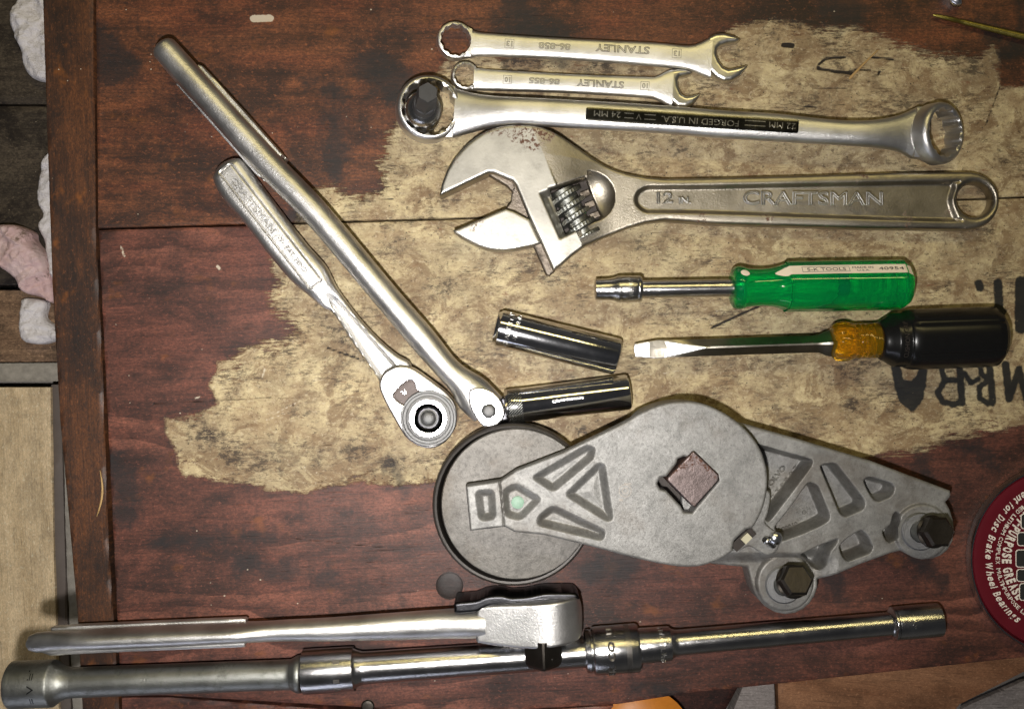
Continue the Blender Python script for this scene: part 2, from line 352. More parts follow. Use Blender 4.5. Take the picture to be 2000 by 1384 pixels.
def cr(pts, n=5, closed=True):
    P = np.array(pts, float); N = len(P); out = []
    for i in range(N if closed else N - 1):
        g = (lambda k: P[k % N]) if closed else (lambda k: P[min(max(k, 0), N - 1)])
        a, b, c, d = g(i - 1), g(i), g(i + 1), g(i + 2)
        for j in range(n):
            t = j / n
            out.append(0.5 * ((2 * b) + (c - a) * t + (2 * a - 5 * b + 4 * c - d) * t * t + (3 * b - a - 3 * c + d) * t ** 3))
    if not closed: out.append(P[-1])
    return [tuple(q) for q in out]


def circ(cx, cy, r, n=48, ry=None):
    return [(cx + r * math.cos(2 * math.pi * i / n), cy + (ry or r) * math.sin(2 * math.pi * i / n)) for i in range(n)]


def star(cx, cy, r, n=12, k=1.10, rot=0.0):
    return [(cx + (r * k if i % 2 else r) * math.cos(math.pi * i / n + rot), cy + (r * k if i % 2 else r) * math.sin(math.pi * i / n + rot)) for i in range(2 * n)]


def rrect(x0, y0, x1, y1, r, n=6):
    out = []
    for cx, cy, a in ((x1 - r, y1 - r, 0), (x0 + r, y1 - r, 90), (x0 + r, y0 + r, 180), (x1 - r, y0 + r, 270)):
        for i in range(n + 1):
            q = math.radians(a + 90 * i / n); out.append((cx + r * math.cos(q), cy + r * math.sin(q)))
    return out


def rp(pts, r=6, n=4):
    """polygon with its corners rounded"""
    out = []; N = len(pts)
    for i in range(N):
        a, b, c = (np.array(pts[(i + k) % N], float) for k in (-1, 0, 1))
        la, lc = np.linalg.norm(a - b), np.linalg.norm(c - b); q = min(r, la * 0.45, lc * 0.45)
        p, s_ = b + (a - b) / la * q, b + (c - b) / lc * q
        for k in range(n + 1):
            t = k / n; out.append(tuple((1 - t) ** 2 * p + 2 * t * (1 - t) * b + t * t * s_))
    return out


def rnd(d, r):
    return np.sqrt(np.clip(1 - (1 - np.clip(d / r, 0, 1)) ** 2, 0, 1))


def sm(x, lo, hi):
    t = np.clip((x - lo) / (hi - lo), 0, 1); return t * t * (3 - 2 * t)


def hf(phi, ztop, zbot, pts, st=2.0, pad=4):
    """solid with outline phi<0, top ztop(X,Y,depth) and underside zbot"""
    P = np.array(pts); x0, y0 = P.min(0) - pad; x1, y1 = P.max(0) + pad
    X, Y = np.meshgrid(np.arange(x0, x1, st), np.arange(y0, y1, st), indexing='ij')
    D = phi(X, Y); out = D >= 0; nearm = out & (D < 1.6 * st)
    e = 0.25
    for _ in range(3):
        xx, yy = X[nearm], Y[nearm]; d = phi(xx, yy)
        gx = (phi(xx + e, yy) - phi(xx - e, yy)) / (2 * e); gy = (phi(xx, yy + e) - phi(xx, yy - e)) / (2 * e)
        g2 = np.maximum(gx * gx + gy * gy, 0.3); X[nearm] = xx - d * gx / g2 * 0.98; Y[nearm] = yy - d * gy / g2 * 0.98
    ok = (~out) | nearm
    cell = (ok[:-1, :-1] & ok[1:, :-1] & ok[:-1, 1:] & ok[1:, 1:]) & ((~out)[:-1, :-1] | (~out)[1:, :-1] | (~out)[:-1, 1:] | (~out)[1:, 1:])
    used = np.zeros(out.shape, bool)
    used[:-1, :-1] |= cell; used[1:, :-1] |= cell; used[:-1, 1:] |= cell; used[1:, 1:] |= cell
    idx = -np.ones(out.shape, int); n = int(used.sum()); idx[used] = np.arange(n)
    xs, ys = X[used], Y[used]; dep = np.maximum(-phi(xs, ys), 0)
    zt = ztop(xs, ys, dep) + 0 * xs; zb = (zbot(xs, ys, dep) if callable(zbot) else zbot) + 0 * xs
    V = np.concatenate([np.stack([xs, ys, zt], 1), np.stack([xs, ys, np.minimum(zb, zt - 0.2)], 1)])
    I, J = np.nonzero(cell)
    a, b, c, d = idx[I, J], idx[I + 1, J], idx[I + 1, J + 1], idx[I, J + 1]
    F = [np.stack([a, b, c, d], 1), np.stack([d, c, b, a], 1) + n]
    cp = np.pad(cell, 1)
    # boundary edges (four directions)
    for (di, dj, p, q) in ((0, -1, a, b), (1, 0, b, c), (0, 1, c, d), (-1, 0, d, a)):
        nb = ~cp[I + 1 + di, J + 1 + dj]; F.append(np.stack([q[nb], p[nb], p[nb] + n, q[nb] + n], 1))
    return V, np.concatenate(F).tolist()


def loft(secs, n=20, cap=True):
    """secs: (u, vc, hw, zc, hh, power); runs along u"""
    V = []; F = []
    for (u, vc, hw, zc, hh, p) in secs:
        for i in range(n):
            a = 2 * math.pi * i / n; ca, sa = math.cos(a), math.sin(a)
            V.append((u, vc + hw * math.copysign(abs(ca) ** (2 / p), ca), zc + hh * math.copysign(abs(sa) ** (2 / p), sa)))
    for s in range(len(secs) - 1):
        for i in range(n):
            j = (i + 1) % n; F.append((s * n + i, s * n + j, (s + 1) * n + j, (s + 1) * n + i))
    if cap: F.append(tuple(range(n))[::-1]); F.append(tuple(range((len(secs) - 1) * n, len(secs) * n)))
    return np.array(V), F


def lathe_u(prof, v0, z0, seg=48, mod=None, v1=None, z1=None):
    """profile (u, r) turned round an axis along u"""
    V = []; F = []; n = len(prof); u0, u1 = prof[0][0], max(p[0] for p in prof)
    for (u, r) in prof:
        k = (u - u0) / max(u1 - u0, 1e-6); vc = v0 if v1 is None else v0 + (v1 - v0) * k; zc = z0 if z1 is None else z0 + (z1 - z0) * k
        for i in range(seg):
            a = 2 * math.pi * i / seg; rr = r * (mod(a, u) if mod else 1)
            V.append((u, vc + rr * math.cos(a), zc + rr * math.sin(a)))
    for s in range(n - 1):
        for i in range(seg):
            j = (i + 1) % seg; F.append((s * seg + i, s * seg + j, (s + 1) * seg + j, (s + 1) * seg + i))
    if prof[0][1] > 0.01: F.append(tuple(range(seg))[::-1])
    if prof[-1][1] > 0.01: F.append(tuple(range((n - 1) * seg, n * seg)))
    return np.array(V, float), F


def lathe_z(prof, cx, cy, seg=64, mod=None, closed=False):
    """profile (r, z) turned round a vertical axis; mod(angle, index) scales the radius"""
    V = []; F = []; n = len(prof)
    for k, (r, z) in enumerate(prof):
        for i in range(seg):
            a = 2 * math.pi * i / seg; rr = r * (mod(a, k) if mod else 1); V.append((cx + rr * math.cos(a), cy + rr * math.sin(a), z))
    for s in range(n if closed else n - 1):
        for i in range(seg):
            j = (i + 1) % seg; s2 = (s + 1) % n; F.append((s * seg + i, s * seg + j, s2 * seg + j, s2 * seg + i))
    if not closed:
        if prof[0][0] > 0.01: F.append(tuple(range(seg))[::-1])
        if prof[-1][0] > 0.01: F.append(tuple(range((n - 1) * seg, n * seg)))
    return np.array(V, float), F


def join(*ms):
    V = []; F = []; k = 0
    for v, f in ms:
        V.append(np.asarray(v, float).reshape(-1, 3)); F += [tuple(i + k for i in q) for q in f]; k += len(v)
    return np.concatenate(V), F


def xform(m, mat, loc=(0, 0, 0)):
    v, f = m; R = np.array(mat)[:3, :3]; return np.asarray(v) @ R.T + np.array(loc), f


def rot(axis, deg): return Matrix.Rotation(math.radians(deg), 3, axis)


def box(x0, y0, z0, x1, y1, z1):
    v = [(x, y, z) for x in (x0, x1) for y in (y0, y1) for z in (z0, z1)]
    return np.array(v, float), [(0, 1, 3, 2), (4, 6, 7, 5), (0, 4, 5, 1), (2, 3, 7, 6), (0, 2, 6, 4), (1, 5, 7, 3)]


def prism(pts, z0, z1, bev=0.0):
    n = len(pts); cx = sum(p[0] for p in pts) / n; cy = sum(p[1] for p in pts) / n
    V = [(x, y, z0) for x, y in pts] + [(x, y, z1 - bev) for x, y in pts]
    if bev: V += [(cx + (x - cx) * (1 - bev / max(1, math.hypot(x - cx, y - cy))), cy + (y - cy) * (1 - bev / max(1, math.hypot(x - cx, y - cy))), z1) for x, y in pts]
    L = 3 if bev else 2; F = [tuple(range(n))[::-1], tuple(range((L - 1) * n, L * n))]
    for s in range(L - 1):
        for i in range(n): j = (i + 1) % n; F.append((s * n + i, s * n + j, (s + 1) * n + j, (s + 1) * n + i))
    return np.array(V, float), F


def text(s, w, h, cx=0, cy=0, ang=0, z=0, ext=0.4, outline=0.0, shear=0.0, bold=0.0):
    """lettering as mesh, fitted to w x h"""
    cu = bpy.data.curves.new('lettering', 'FONT'); cu.body = s; cu.size = 1; cu.align_x = 'LEFT'; cu.resolution_u = 3; cu.shear = shear; cu.offset = bold
    if outline: cu.fill_mode = 'NONE'; cu.bevel_depth = outline / h * 0.72; cu.bevel_resolution = 0
    else: cu.extrude = ext / h * 0.72 / 2
    o = bpy.data.objects.new('lettering', cu); C.objects.link(o)
    me = bpy.data.meshes.new_from_object(o.evaluated_get(bpy.context.evaluated_depsgraph_get()))
    V = np.array([tuple(v.co) for v in me.vertices]); F = [tuple(p.vertices) for p in me.polygons]
    bpy.data.objects.remove(o); bpy.data.curves.remove(cu); bpy.data.meshes.remove(me)
    lo, hi = V.min(0), V.max(0); V[:, 0] = (V[:, 0] - (lo[0] + hi[0]) / 2) * w / (hi[0] - lo[0]); kk = h / (hi[1] - lo[1])
    V[:, 1] = (V[:, 1] - (lo[1] + hi[1]) / 2) * kk; V[:, 2] = (V[:, 2] - lo[2]) * kk
    a = math.radians(ang); x = V[:, 0] * math.cos(a) - V[:, 1] * math.sin(a) + cx; y = V[:, 0] * math.sin(a) + V[:, 1] * math.cos(a) + cy
    return np.stack([x, y, V[:, 2] + z], 1), F


def wrap(m, r, zc, vc=0.0):
    """lay flat lettering (v, z offset) on a cylinder along u"""
    V, F = m; a = V[:, 1] / r; rr = r + V[:, 2]
    return np.stack([V[:, 0], vc + rr * np.sin(a), zc + rr * np.cos(a)], 1), F


class Thing:
    def __init__(s, name, label, cat, ox, oy, ang=0.0, zs=20.0, z0=0.0, group=None, kind=None, flat=False):
        s.ox, s.oy, s.ang = ox, oy, math.radians(ang); s.f = (HC - zs) / HC; s.k = PX * s.f
        s.e = bpy.data.objects.new(name, None); C.objects.link(s.e); s.e.empty_display_size = 0.02
        s.e.location = ((ox - CX) * s.k, (CY - oy) * s.k, z0 * PX); s.e.rotation_euler = (0, 0, s.ang)
        s.e.scale = (1, 1, 1)
        if label: s.e['label'] = label
        if cat: s.e['category'] = cat
        if group: s.e['group'] = group
        if kind: s.e['kind'] = kind

    def L(s, px, py):
        dx, dy = px - s.ox, s.oy - py; c, n = math.cos(s.ang), math.sin(s.ang)
        return (dx * c + dy * n, -dx * n + dy * c)

    def Ls(s, pts): return [s.L(*p) for p in pts]

    def part(s, name, m, mat, parent=None, label=None, smooth=35, kind=None):
        V, F = m; me = bpy.data.meshes.new(name); me.from_pydata((np.asarray(V) * s.k).tolist(), [], F); me.update()
        me.materials.append(M[mat])
        if smooth:
            me.polygons.foreach_set('use_smooth', [True] * len(me.polygons)); me.set_sharp_from_angle(angle=math.radians(smooth))
        o = bpy.data.objects.new(name, me); C.objects.link(o); o.parent = parent or s.e
        if label: o['label'] = label
        if kind: o['kind'] = kind
        return o


def edges(T, top, bot, zc, hh, p, n=40, u0=None, u1=None):
    """loft sections from traced upper and lower edges"""
    t = np.array(sorted(cr(T.Ls(top), 6, False))); b = np.array(sorted(cr(T.Ls(bot), 6, False)))
    u0 = max(t[0, 0], b[0, 0]) if u0 is None else u0; u1 = min(t[-1, 0], b[-1, 0]) if u1 is None else u1
    out = []
    for u in np.linspace(u0, u1, n):
        a = np.interp(u, t[:, 0], t[:, 1]); c = np.interp(u, b[:, 0], b[:, 1])
        z = zc(u) if callable(zc) else zc; h = hh(u) if callable(hh) else hh
        out.append((u, (a + c) / 2, (a - c) / 2, z, h, p))
    return out

# ------------------------------------------------------------------ the workbench
PAINT = [(2500, 165), (1955, 168), (1948, 100), (1938, 88), (1915, 112), (1850, 106), (1800, 98), (1760, 86), (1720, 68), (1680, 58), (1600, 52), (1540, 38), (1480, 38), (1430, 50), (1370, 92), (1290, 112), (1100, 105), (930, 108), (868, 118), (835, 160), (800, 220), (752, 262), (753, 298), (738, 323), (752, 364), (708, 384), (672, 378), (652, 366), (612, 362), (590, 395), (570, 450), (529, 511), (541, 546), (526, 587), (541, 612), (580, 642), (558, 665), (480, 672), (451, 700), (421, 704), (421, 730), (408, 752), (421, 786), (382, 808), (321, 817), (326, 847), (343, 878), (347, 921), (360, 934), (395, 932), (438, 943), (482, 945), (534, 960), (603, 962), (642, 948), (703, 943), (777, 949), (850, 942), (1050, 965), (1250, 985), (1500, 950), (1640, 905), (1690, 895), (1744, 888), (1800, 885), (1831, 868), (1850, 858), (1885, 854), (1920, 842), (2000, 832), (2500, 800)]
INK = [  # stencilled letters and marks: closed shapes and strokes
    ('p', [(1738, 705), (1748, 760), (1757, 785), (1782, 806), (1803, 782), (1808, 755), (1814, 705), (1797, 705), (1790, 733), (1778, 744), (1764, 740), (1757, 705)]),
    ('l', [(1873, 700), (1879, 786)], 7.5), ('l', [(1833, 700), (1845, 742), (1872, 742)], 6), ('l', [(1845, 745), (1831, 766), (1841, 784), (1862, 789), (1880, 785)], 6),
    ('l', [(1931, 700), (1936, 745), (1939, 786)], 7), ('l', [(1911, 705), (1918, 732), (1934, 742), (1912, 755), (1914, 778), (1930, 788), (1940, 785)], 5.5), ('l', [(1884, 728), (1896, 748), (1912, 740)], 5),
    ('l', [(1964, 712), (1971, 778)], 8), ('l', [(1972, 778), (1990, 720), (2008, 790)], 7),
    ('l', [(1911, 553), (1914, 562)], 8), ('l', [(1949, 553), (1952, 620)], 9), ('l', [(1957, 620), (1959, 652)], 7), ('l', [(1994, 552), (1994, 640)], 12), ('l', [(1996, 550), (2040, 545)], 10),
    ('l', [(1935, 605), (1960, 608)], 6)]
STAIN = [([(1640, -20), (1650, 8)], 50), ([(1930, 62), (1965, 95), (2010, 90)], 22), ([(1990, 0), (1995, 60)], 16), ([(470, 1100), (640, 1130)], 22), ([(1150, 1125), (1220, 1095)], 30), ([(1805, 905), (1818, 960)], 22), ([(1900, 878), (1935, 900)], 20), ([(1845, 868), (1870, 872)], 10),
         ([(1800, 1100), (1835, 1130)], 22), ([(1620, 1130), (1640, 1160)], 20), ([(730, 140), (790, 170)], 42), ([(650, 175), (655, 330)], 26), ([(160, 60), (230, 140)], 45), ([(555, 420), (600, 425)], 16), ([(598, 160), (615, 158)], 7), ([(1250, 1345), (1330, 1355)], 18), ([(770, 905), (785, 960)], 12), ([(300, 1060), (520, 1040)], 14), ([(220, 900), (250, 1000)], 30), ([(1000, 20), (1080, 90)], 40), ([(175, 870), (190, 900)], 8), ([(162, 975), (178, 985)], 7), ([(190, 1070), (215, 1100)], 6)]
SMUDGE = [(690, 655, 62, 1), (722, 690, 45, 1), (645, 640, 40, .8), (405, 850, 52, 1), (450, 890, 50, .9), (590, 800, 45, .7), (700, 880, 55, .9), (765, 905, 40, 1), (1170, 118, 70, 1), (1010, 125, 60, 1), (1690, 695, 60, 1), (1655, 725, 50, .9), (1672, 790, 38, 1),
          (1560, 845, 42, .7), (1285, 845, 32, .8), (940, 640, 45, .6), (1330, 290, 40, .8), (1180, 300, 34, .7), (1250, 480, 45, .7), (1100, 600, 45, .6), (520, 905, 62, .8), (790, 640, 40, .8), (1770, 205, 55, .7), (1600, 200, 62, .7), (1900, 130, 45, .9), (860, 560, 50, .8), (760, 480, 45, .7), (1500, 770, 50, .5), (1880, 640, 40, .6), (800, 760, 34, .5), (1140, 840, 30, .9), (620, 900, 40, .6), (1450, 320, 60, .5)]
SCRATCH = [([(535, 808), (588, 782)], 0.9), ([(512, 738), (517, 720)], 1.6), ([(520, 820), (560, 806)], 0.7), ([(1083, 545), (1075, 500)], 0.8), ([(380, 778), (392, 774)], 1.6), ([(236, 482), (243, 500)], 2.2), ([(425, 520), (430, 526)], 3.0), ([(495, 37), (528, 36)], 7), ([(1395, 610), (1460, 585)], 0.8), ([(1290, 730), (1330, 722)], 0.8)]
CRACK = [([(300, 788), (420, 782), (530, 776)], 1.5), ([(690, 395), (770, 388)], 1.2), ([(1390, 640), (1450, 612), (1500, 590)], 2.5), ([(1660, 135), (1700, 138)], 2.0), ([(1598, 128), (1612, 115), (1650, 112)], 3.0), ([(1598, 134), (1630, 140), (1668, 144)], 3.5), ([(1700, 112), (1745, 116)], 2.5),
         ([(1714, 148), (1718, 140)], 3), ([(1530, 88), (1548, 90)], 5), ([(1560, 210), (1650, 205)], 1.6), ([(1590, 172), (1655, 172)], 1.2), ([(780, 640), (795, 636)], 3), ([(640, 680), (700, 700)], 2.5), ([(1953, 170), (1925, 245)], 1.6), ([(560, 1050), (760, 1070)], 0.8)]


def slab(parent, name, pts, z, th, mat, step=None, attrs=False, label=None, bev=2.0, f=1.0, bumpy=0.0):
    """board whose top outline is traced in photo pixels, at height z"""
    P = [((x - CX) * f, (CY - y) * f) for x, y in pts]
    phi = lambda X, Y: sd_poly(X, Y, P)
    zt = lambda X, Y, d: z - bev * (1 - rnd(d, bev + 0.01)) + bumpy * (np.sin(X * 0.05) * np.cos(Y * 0.043 + X * 0.013) + 0.6 * np.sin(X * .13 + 1) * np.sin(Y * .11))
    m = hf(phi, zt, z - th, P, step or 12.0)
    me = bpy.data.meshes.new(name); V = m[0]; me.from_pydata((V * PX).tolist(), [], m[1]); me.update(); me.materials.append(M[mat])
    me.polygons.foreach_set('use_smooth', [True] * len(me.polygons)); me.set_sharp_from_angle(angle=math.radians(35))
    if attrs:
        X, Y = V[:, 0] / f + CX, CY - V[:, 1] / f
        ink = np.full(X.shape, 1e9)
        for q in INK: ink = np.minimum(ink, sd_poly(X, Y, q[1]) if q[0] == 'p' else sd_line(X, Y, q[1], q[2]))
        st = np.full(X.shape, 1e9)
        for q, r in STAIN: st = np.minimum(st, sd_line(X, Y, q, r))
        ck = np.full(X.shape, 1e9)
        for q, r in CRACK: ck = np.minimum(ck, sd_line(X, Y, q, r))
        sg = np.zeros(X.shape)
        for a, b, c, k in SMUDGE: sg = np.maximum(sg, k * np.exp(-(((X - a) / c) ** 2 + ((Y - b) / (0.75 * c)) ** 2)))
        sr = np.full(X.shape, 1e9)
        for q, r_ in SCRATCH: sr = np.minimum(sr, sd_line(X, Y, q, r_))
        fr = 0.035 + 0.32 * np.exp(-(((X - 700) / 150) ** 2 + ((Y - 300) / 110) ** 2)) + 0.40 * np.exp(-(((X - 560) / 130) ** 2 + ((Y - 610) / 90) ** 2)) \
            + 0.28 * np.exp(-(((X - 1850) / 220) ** 2 + ((Y - 870) / 50) ** 2)) + 0.3 * np.exp(-(((X - 1700) / 300) ** 2 + ((Y - 70) / 50) ** 2))
        for nm, a in (('paint', -sd_poly(X, Y, PAINT) / 100), ('ink', -ink / 100), ('stain', -st / 100), ('crack', -ck / 100), ('fray', fr), ('smudge', sg), ('scratch', -sr / 100)):
            at = me.attributes.new(nm, 'FLOAT', 'POINT'); at.data.foreach_set('value', a.astype(np.float32))
    o = bpy.data.objects.new(name, me); C.objects.link(o)
    if parent is not None: o.parent = parent
    if label: o['label'] = label
    return o


bench = bpy.data.objects.new('workbench_top', None); C.objects.link(bench); bench['kind'] = 'structure'
slab(bench, 'plank', [(184, -420), (2500, -420), (2500, 354), (2000, 383), (1000, 421.5), (191, 445)], 0, 75, 'plank_top', 4.0, True, bev=1.5)
slab(bench, 'plank', [(192, 449.5), (1000, 425.5), (2000, 387), (2500, 359), (2500, 1237), (2000, 1283), (1460, 1341), (1350, 1352), (1210, 1374), (900, 1392), (330, 1358), (236, 1356)], 0, 75, 'plank_low', 4.0, True, bev=2.0)
slab(bench, 'plank', [(236, 1360), (330, 1362), (700, 1390), (900, 1396), (1200, 1378), (1150, 1430), (1100, 1700), (245, 1700)], -2, 75, 'plank_low', 6.0, True, bev=2.0)
slab(bench, 'batten', [(72, -420), (180, -420), (187, 445), (200, 700), (212, 1050), (233, 1384), (245, 1700), (178, 1700), (160, 1356), (152, 1200), (118, 820), (103, 560), (95, 330), (86, 60)], 3, 82, 'batten', 5.0, False, bev=3.0)


def screw(name, px, py, r, mat, h=3):
    T = Thing(name, None, None, px, py, 0, h); T.e.parent = bench
    V, F = lathe_z([(r, -1), (r, 0.35 * h), (r * 0.95, h * 0.55), (r * 0.92, h * 0.3), (r * 0.82, h * 0.75), (r * 0.4, h), (0.0, h)], 0, 0, 32)
    o = T.part(name, (V, F), mat); o.parent = bench; o.location = T.e.location; bpy.data.objects.remove(T.e)


screw('bolt_head', 878, 1143, 27, 'knot', 1.6)
screw('screw_head', 718, 1379, 13, 'bolt', 3)

# ------------------------------------------------------------------ what lies lower than the bench
ZL = -720.0; FL = (HC - ZL) / HC
fl = bpy.data.objects.new('floor', bpy.data.meshes.new('floor')); C.objects.link(fl); fl['kind'] = 'structure'
v, f_ = box(-9000, -9000, -860, 9000, 9000, -850); fl.data.from_pydata((v * PX).tolist(), [], f_); fl.data.materials.append(M['concrete'])


def lower(name, label, cat, pts, z, th, mat, bev=4, **k):
    o = slab(None, name, pts, z, th, mat, 14.0, f=(HC - z) / HC, bev=bev, **k); o['label'] = label; o['category'] = cat
    return o


lower('grimy_board', 'grimy dark grey board left of the bench, behind the upper crumpled white bag', 'board', [(-500, -400), (140, -400), (150, 203), (-500, 200)], -722, 60, 'greyboard')
lower('grimy_board', 'speckled grey board left of the bench just above the pink rag', 'board', [(-500, 205), (150, 208), (160, 556), (-500, 560)], -724, 60, 'greyboard')
lower('brown_board', 'worn brown board left of the bench beneath the white rag end', 'board', [(-500, 564), (170, 560), (180, 706), (-500, 708)], -722, 60, 'brownboard')
lower('mortar_ledge', 'ledge of crumbled grey mortar between brown board and tan board', 'ledge', [(-500, 712), (180, 708), (185, 744), (-500, 746)], -726, 60, 'debris', bumpy=3)
lower('tan_board', 'pale tan worn board at lower left catching the ratchet shadows', 'board', [(-500, 753), (97, 751), (104, 1100), (118, 1500), (-500, 1500)], -700, 60, 'tanboard')
lower('grey_rail', 'narrow grey rail between the tan board and the bench batten', 'rail', [(99, 751), (117, 751), (126, 1100), (142, 1500), (121, 1500), (106, 1100)], -712, 60, 'ledge')
lower('plaster_strip', 'pale flaky plaster strip wedged against the bench batten at lower left', 'strip', [(119, 751), (170, 751), (220, 1500), (146, 1500), (129, 1100)], -716, 50, 'debris', bumpy=2)
lower('pine_board', 'orange pine board under the lower right edge of the bench', 'board', [(1517, 1250), (2500, 1180), (2500, 1240), (2000, 1312), (1870, 1378), (1830, 1500), (1525, 1500)], -700, 60, 'orangeboard')
lower('grey_board', 'short grey board end showing between the bench edge and orange pine board', 'board', [(1460, 1320), (1480, 1300), (1512, 1300), (1520, 1500), (1400, 1500), (1434, 1384), (1450, 1345)], -690, 60, 'greycloth')
lower('grey_floor_sheet', 'pale grey sheet in the bottom right corner below the pine board', 'sheet', [(2500, 1250), (2000, 1330), (1882, 1382), (1860, 1500), (2500, 1500)], -735, 20, 'greycloth')
lower('reddish_board', 'dark reddish board below the bench edge beside the orange plastic', 'board', [(1020, 1330), (1452, 1300), (1440, 1345), (1410, 1400), (1390, 1500), (1020, 1500)], -705, 60, 'redboard')
T = Thing('orange_funnel', 'curved orange plastic rim peeking out below the bench edge', 'plastic rim', 1255, 1440, 0, -620, -700)
T.part('rim', lathe_z([(96, 60), (82, 66), (60, 78), (57, 78), (80, 58), (92, 50)], 0, 0, 64, closed=True), 'orangeplastic')


# crumpled bags and rags on the lower boards
def rag(name, label, cat, pts, z, h, mat, seed, folds):
    P = np.array(pts); ox, oy = P.mean(0); T = Thing(name, label, cat, ox, oy, 0, z + h * 0.6, z)
    L = cr(T.Ls(pts), 4); rs = np.random.RandomState(seed)
    ws = [(rs.uniform(0, 2 * math.pi), rs.uniform(0.02, 0.06), rs.uniform(0, 6.28), 1.0) for _ in range(3)]
    cs = [(rs.uniform(0, 2 * math.pi), rs.uniform(0.03, 0.16), rs.uniform(0, 6.28), rs.uniform(0.3, 1)) for _ in range(folds)]
    lo = np.array(L).min(0); hi = np.array(L).max(0)
    cells = np.stack([rs.uniform(lo[0], hi[0], 26), rs.uniform(lo[1], hi[1], 26), rs.uniform(0, 1, 26), rs.uniform(-0.02, 0.02, 26), rs.uniform(-0.02, 0.02, 26)], 1)

    def zt(X, Y, d):
        z_ = 0; wx = X + 9 * np.sin(Y * 0.06 + seed); wy = Y + 9 * np.sin(X * 0.05 + seed * 2)
        for a, fr, ph, am in ws: z_ = z_ + am * (1 - np.abs(np.sin((wx * math.cos(a) + wy * math.sin(a)) * fr + ph))) / 3
        e = 0
        for a, fr, ph, am in cs: e = e + am * (1 - np.abs(np.sin((wx * math.cos(a) + wy * math.sin(a)) * fr + ph))) ** 3 * (0.05 / fr) ** 0.8
        f = np.full(X.shape, -1e9)     # crumpled flat facets meeting in creases
        for cx_, cy_, b_, gx, gy in cells: f = np.maximum(f, b_ - np.hypot(wx - cx_, wy - cy_) * 0.022 + (wx - cx_) * gx + (wy - cy_) * gy)
        return np.maximum(h * (0.20 + 0.38 * z_ + 0.10 * e + 0.42 * f) * (0.45 + 0.55 * rnd(d, 9)), 4)
    T.part(cat.replace(' ', '_') + '_cloth', hf(lambda X, Y: sd_poly(X, Y, L), zt, 0, L, 2.6), mat, smooth=60)
    return T


rag('white_bag', 'crumpled white plastic bag at top left beside the batten', 'bag', [(30, 10), (50, -12), (120, -30), (150, 60), (150, 154), (70, 154), (45, 130), (40, 95), (28, 75), (20, 40)], -716, 46, 'whitebag', 3, 12)
rag('white_bag', 'narrow sliver of white plastic running down the batten to the pink rag', 'bag', [(92, 302), (140, 300), (150, 560), (106, 550), (85, 470), (76, 440), (84, 420), (73, 390), (77, 340)], -716, 40, 'whitebag', 5, 10)
rag('pink_rag', 'pink stained rag knotted against the bench batten', 'rag', [(-40, 450), (22, 438), (60, 452), (66, 470), (88, 500), (96, 530), (106, 590), (76, 580), (45, 570), (30, 545), (0, 520), (-40, 500)], -712, 56, 'pinkrag', 11, 12)
rag('white_rag', 'pale white rag end hanging below the pink rag', 'rag', [(42, 586), (60, 582), (90, 590), (86, 620), (110, 640), (114, 660), (80, 672), (45, 665), (38, 640), (40, 610)], -714, 40, 'whitebag', 21, 10)


# ------------------------------------------------------------------ combination wrenches
def flare(T, secs, c, R, hr, far, side):
    """webs that carry a lofted shank round to both sides of its ring; side = +1 when the ring lies towards -u"""
    us = np.array([s[0] for s in secs]); vc = np.array([s[1] for s in secs]); hw = np.array([s[2] for s in secs]); zc_ = np.array([s[3] for s in secs]); hh_ = np.array([s[4] for s in secs]); p = secs[0][5]
    ue = us[0] if side > 0 else us[-1]; k = 0 if side > 0 else -1; un = ue + side * far
    vt, vb = vc[k] + hw[k], vc[k] - hw[k]; vn = np.interp(un, us, vc); hn = np.interp(un, us, hw)
    th = math.acos(min(1, (abs(ue - c[0])) / R)) if abs(ue - c[0]) < R else 0.3
    th = max(th, 0.2); arc = [(c[0] + side * R * math.cos(a), c[1] + R * math.sin(a)) for a in np.linspace(1.45, 1.05, 5)]
    arc2 = [(x, 2 * c[1] - y) for x, y in arc][::-1]
    P = [(un, vn + hn)] + [(ue, vt)] + arc[::-1] + arc2[::-1] + [(ue, vb), (un, vn - hn)]

    def zt(X, Y, d):
        h = np.interp(X, us, hw); h = np.maximum(h, np.where((X - ue) * side < 0, R, 0)); v = np.interp(X, us, vc); z_ = np.interp(X, us, zc_); q = np.interp(X, us, hh_)
        return z_ + q * np.clip(1 - np.clip(np.abs(Y - v) / h, 0, 1) ** p, 0, 1) ** (1 / p)
    return hf(lambda X, Y: np.maximum(sd_poly(X, Y, P), hr - np.hypot(X - c[0], Y - c[1])), zt, lambda X, Y, d: np.interp(X, us, zc_) - 6, P, 1.6)


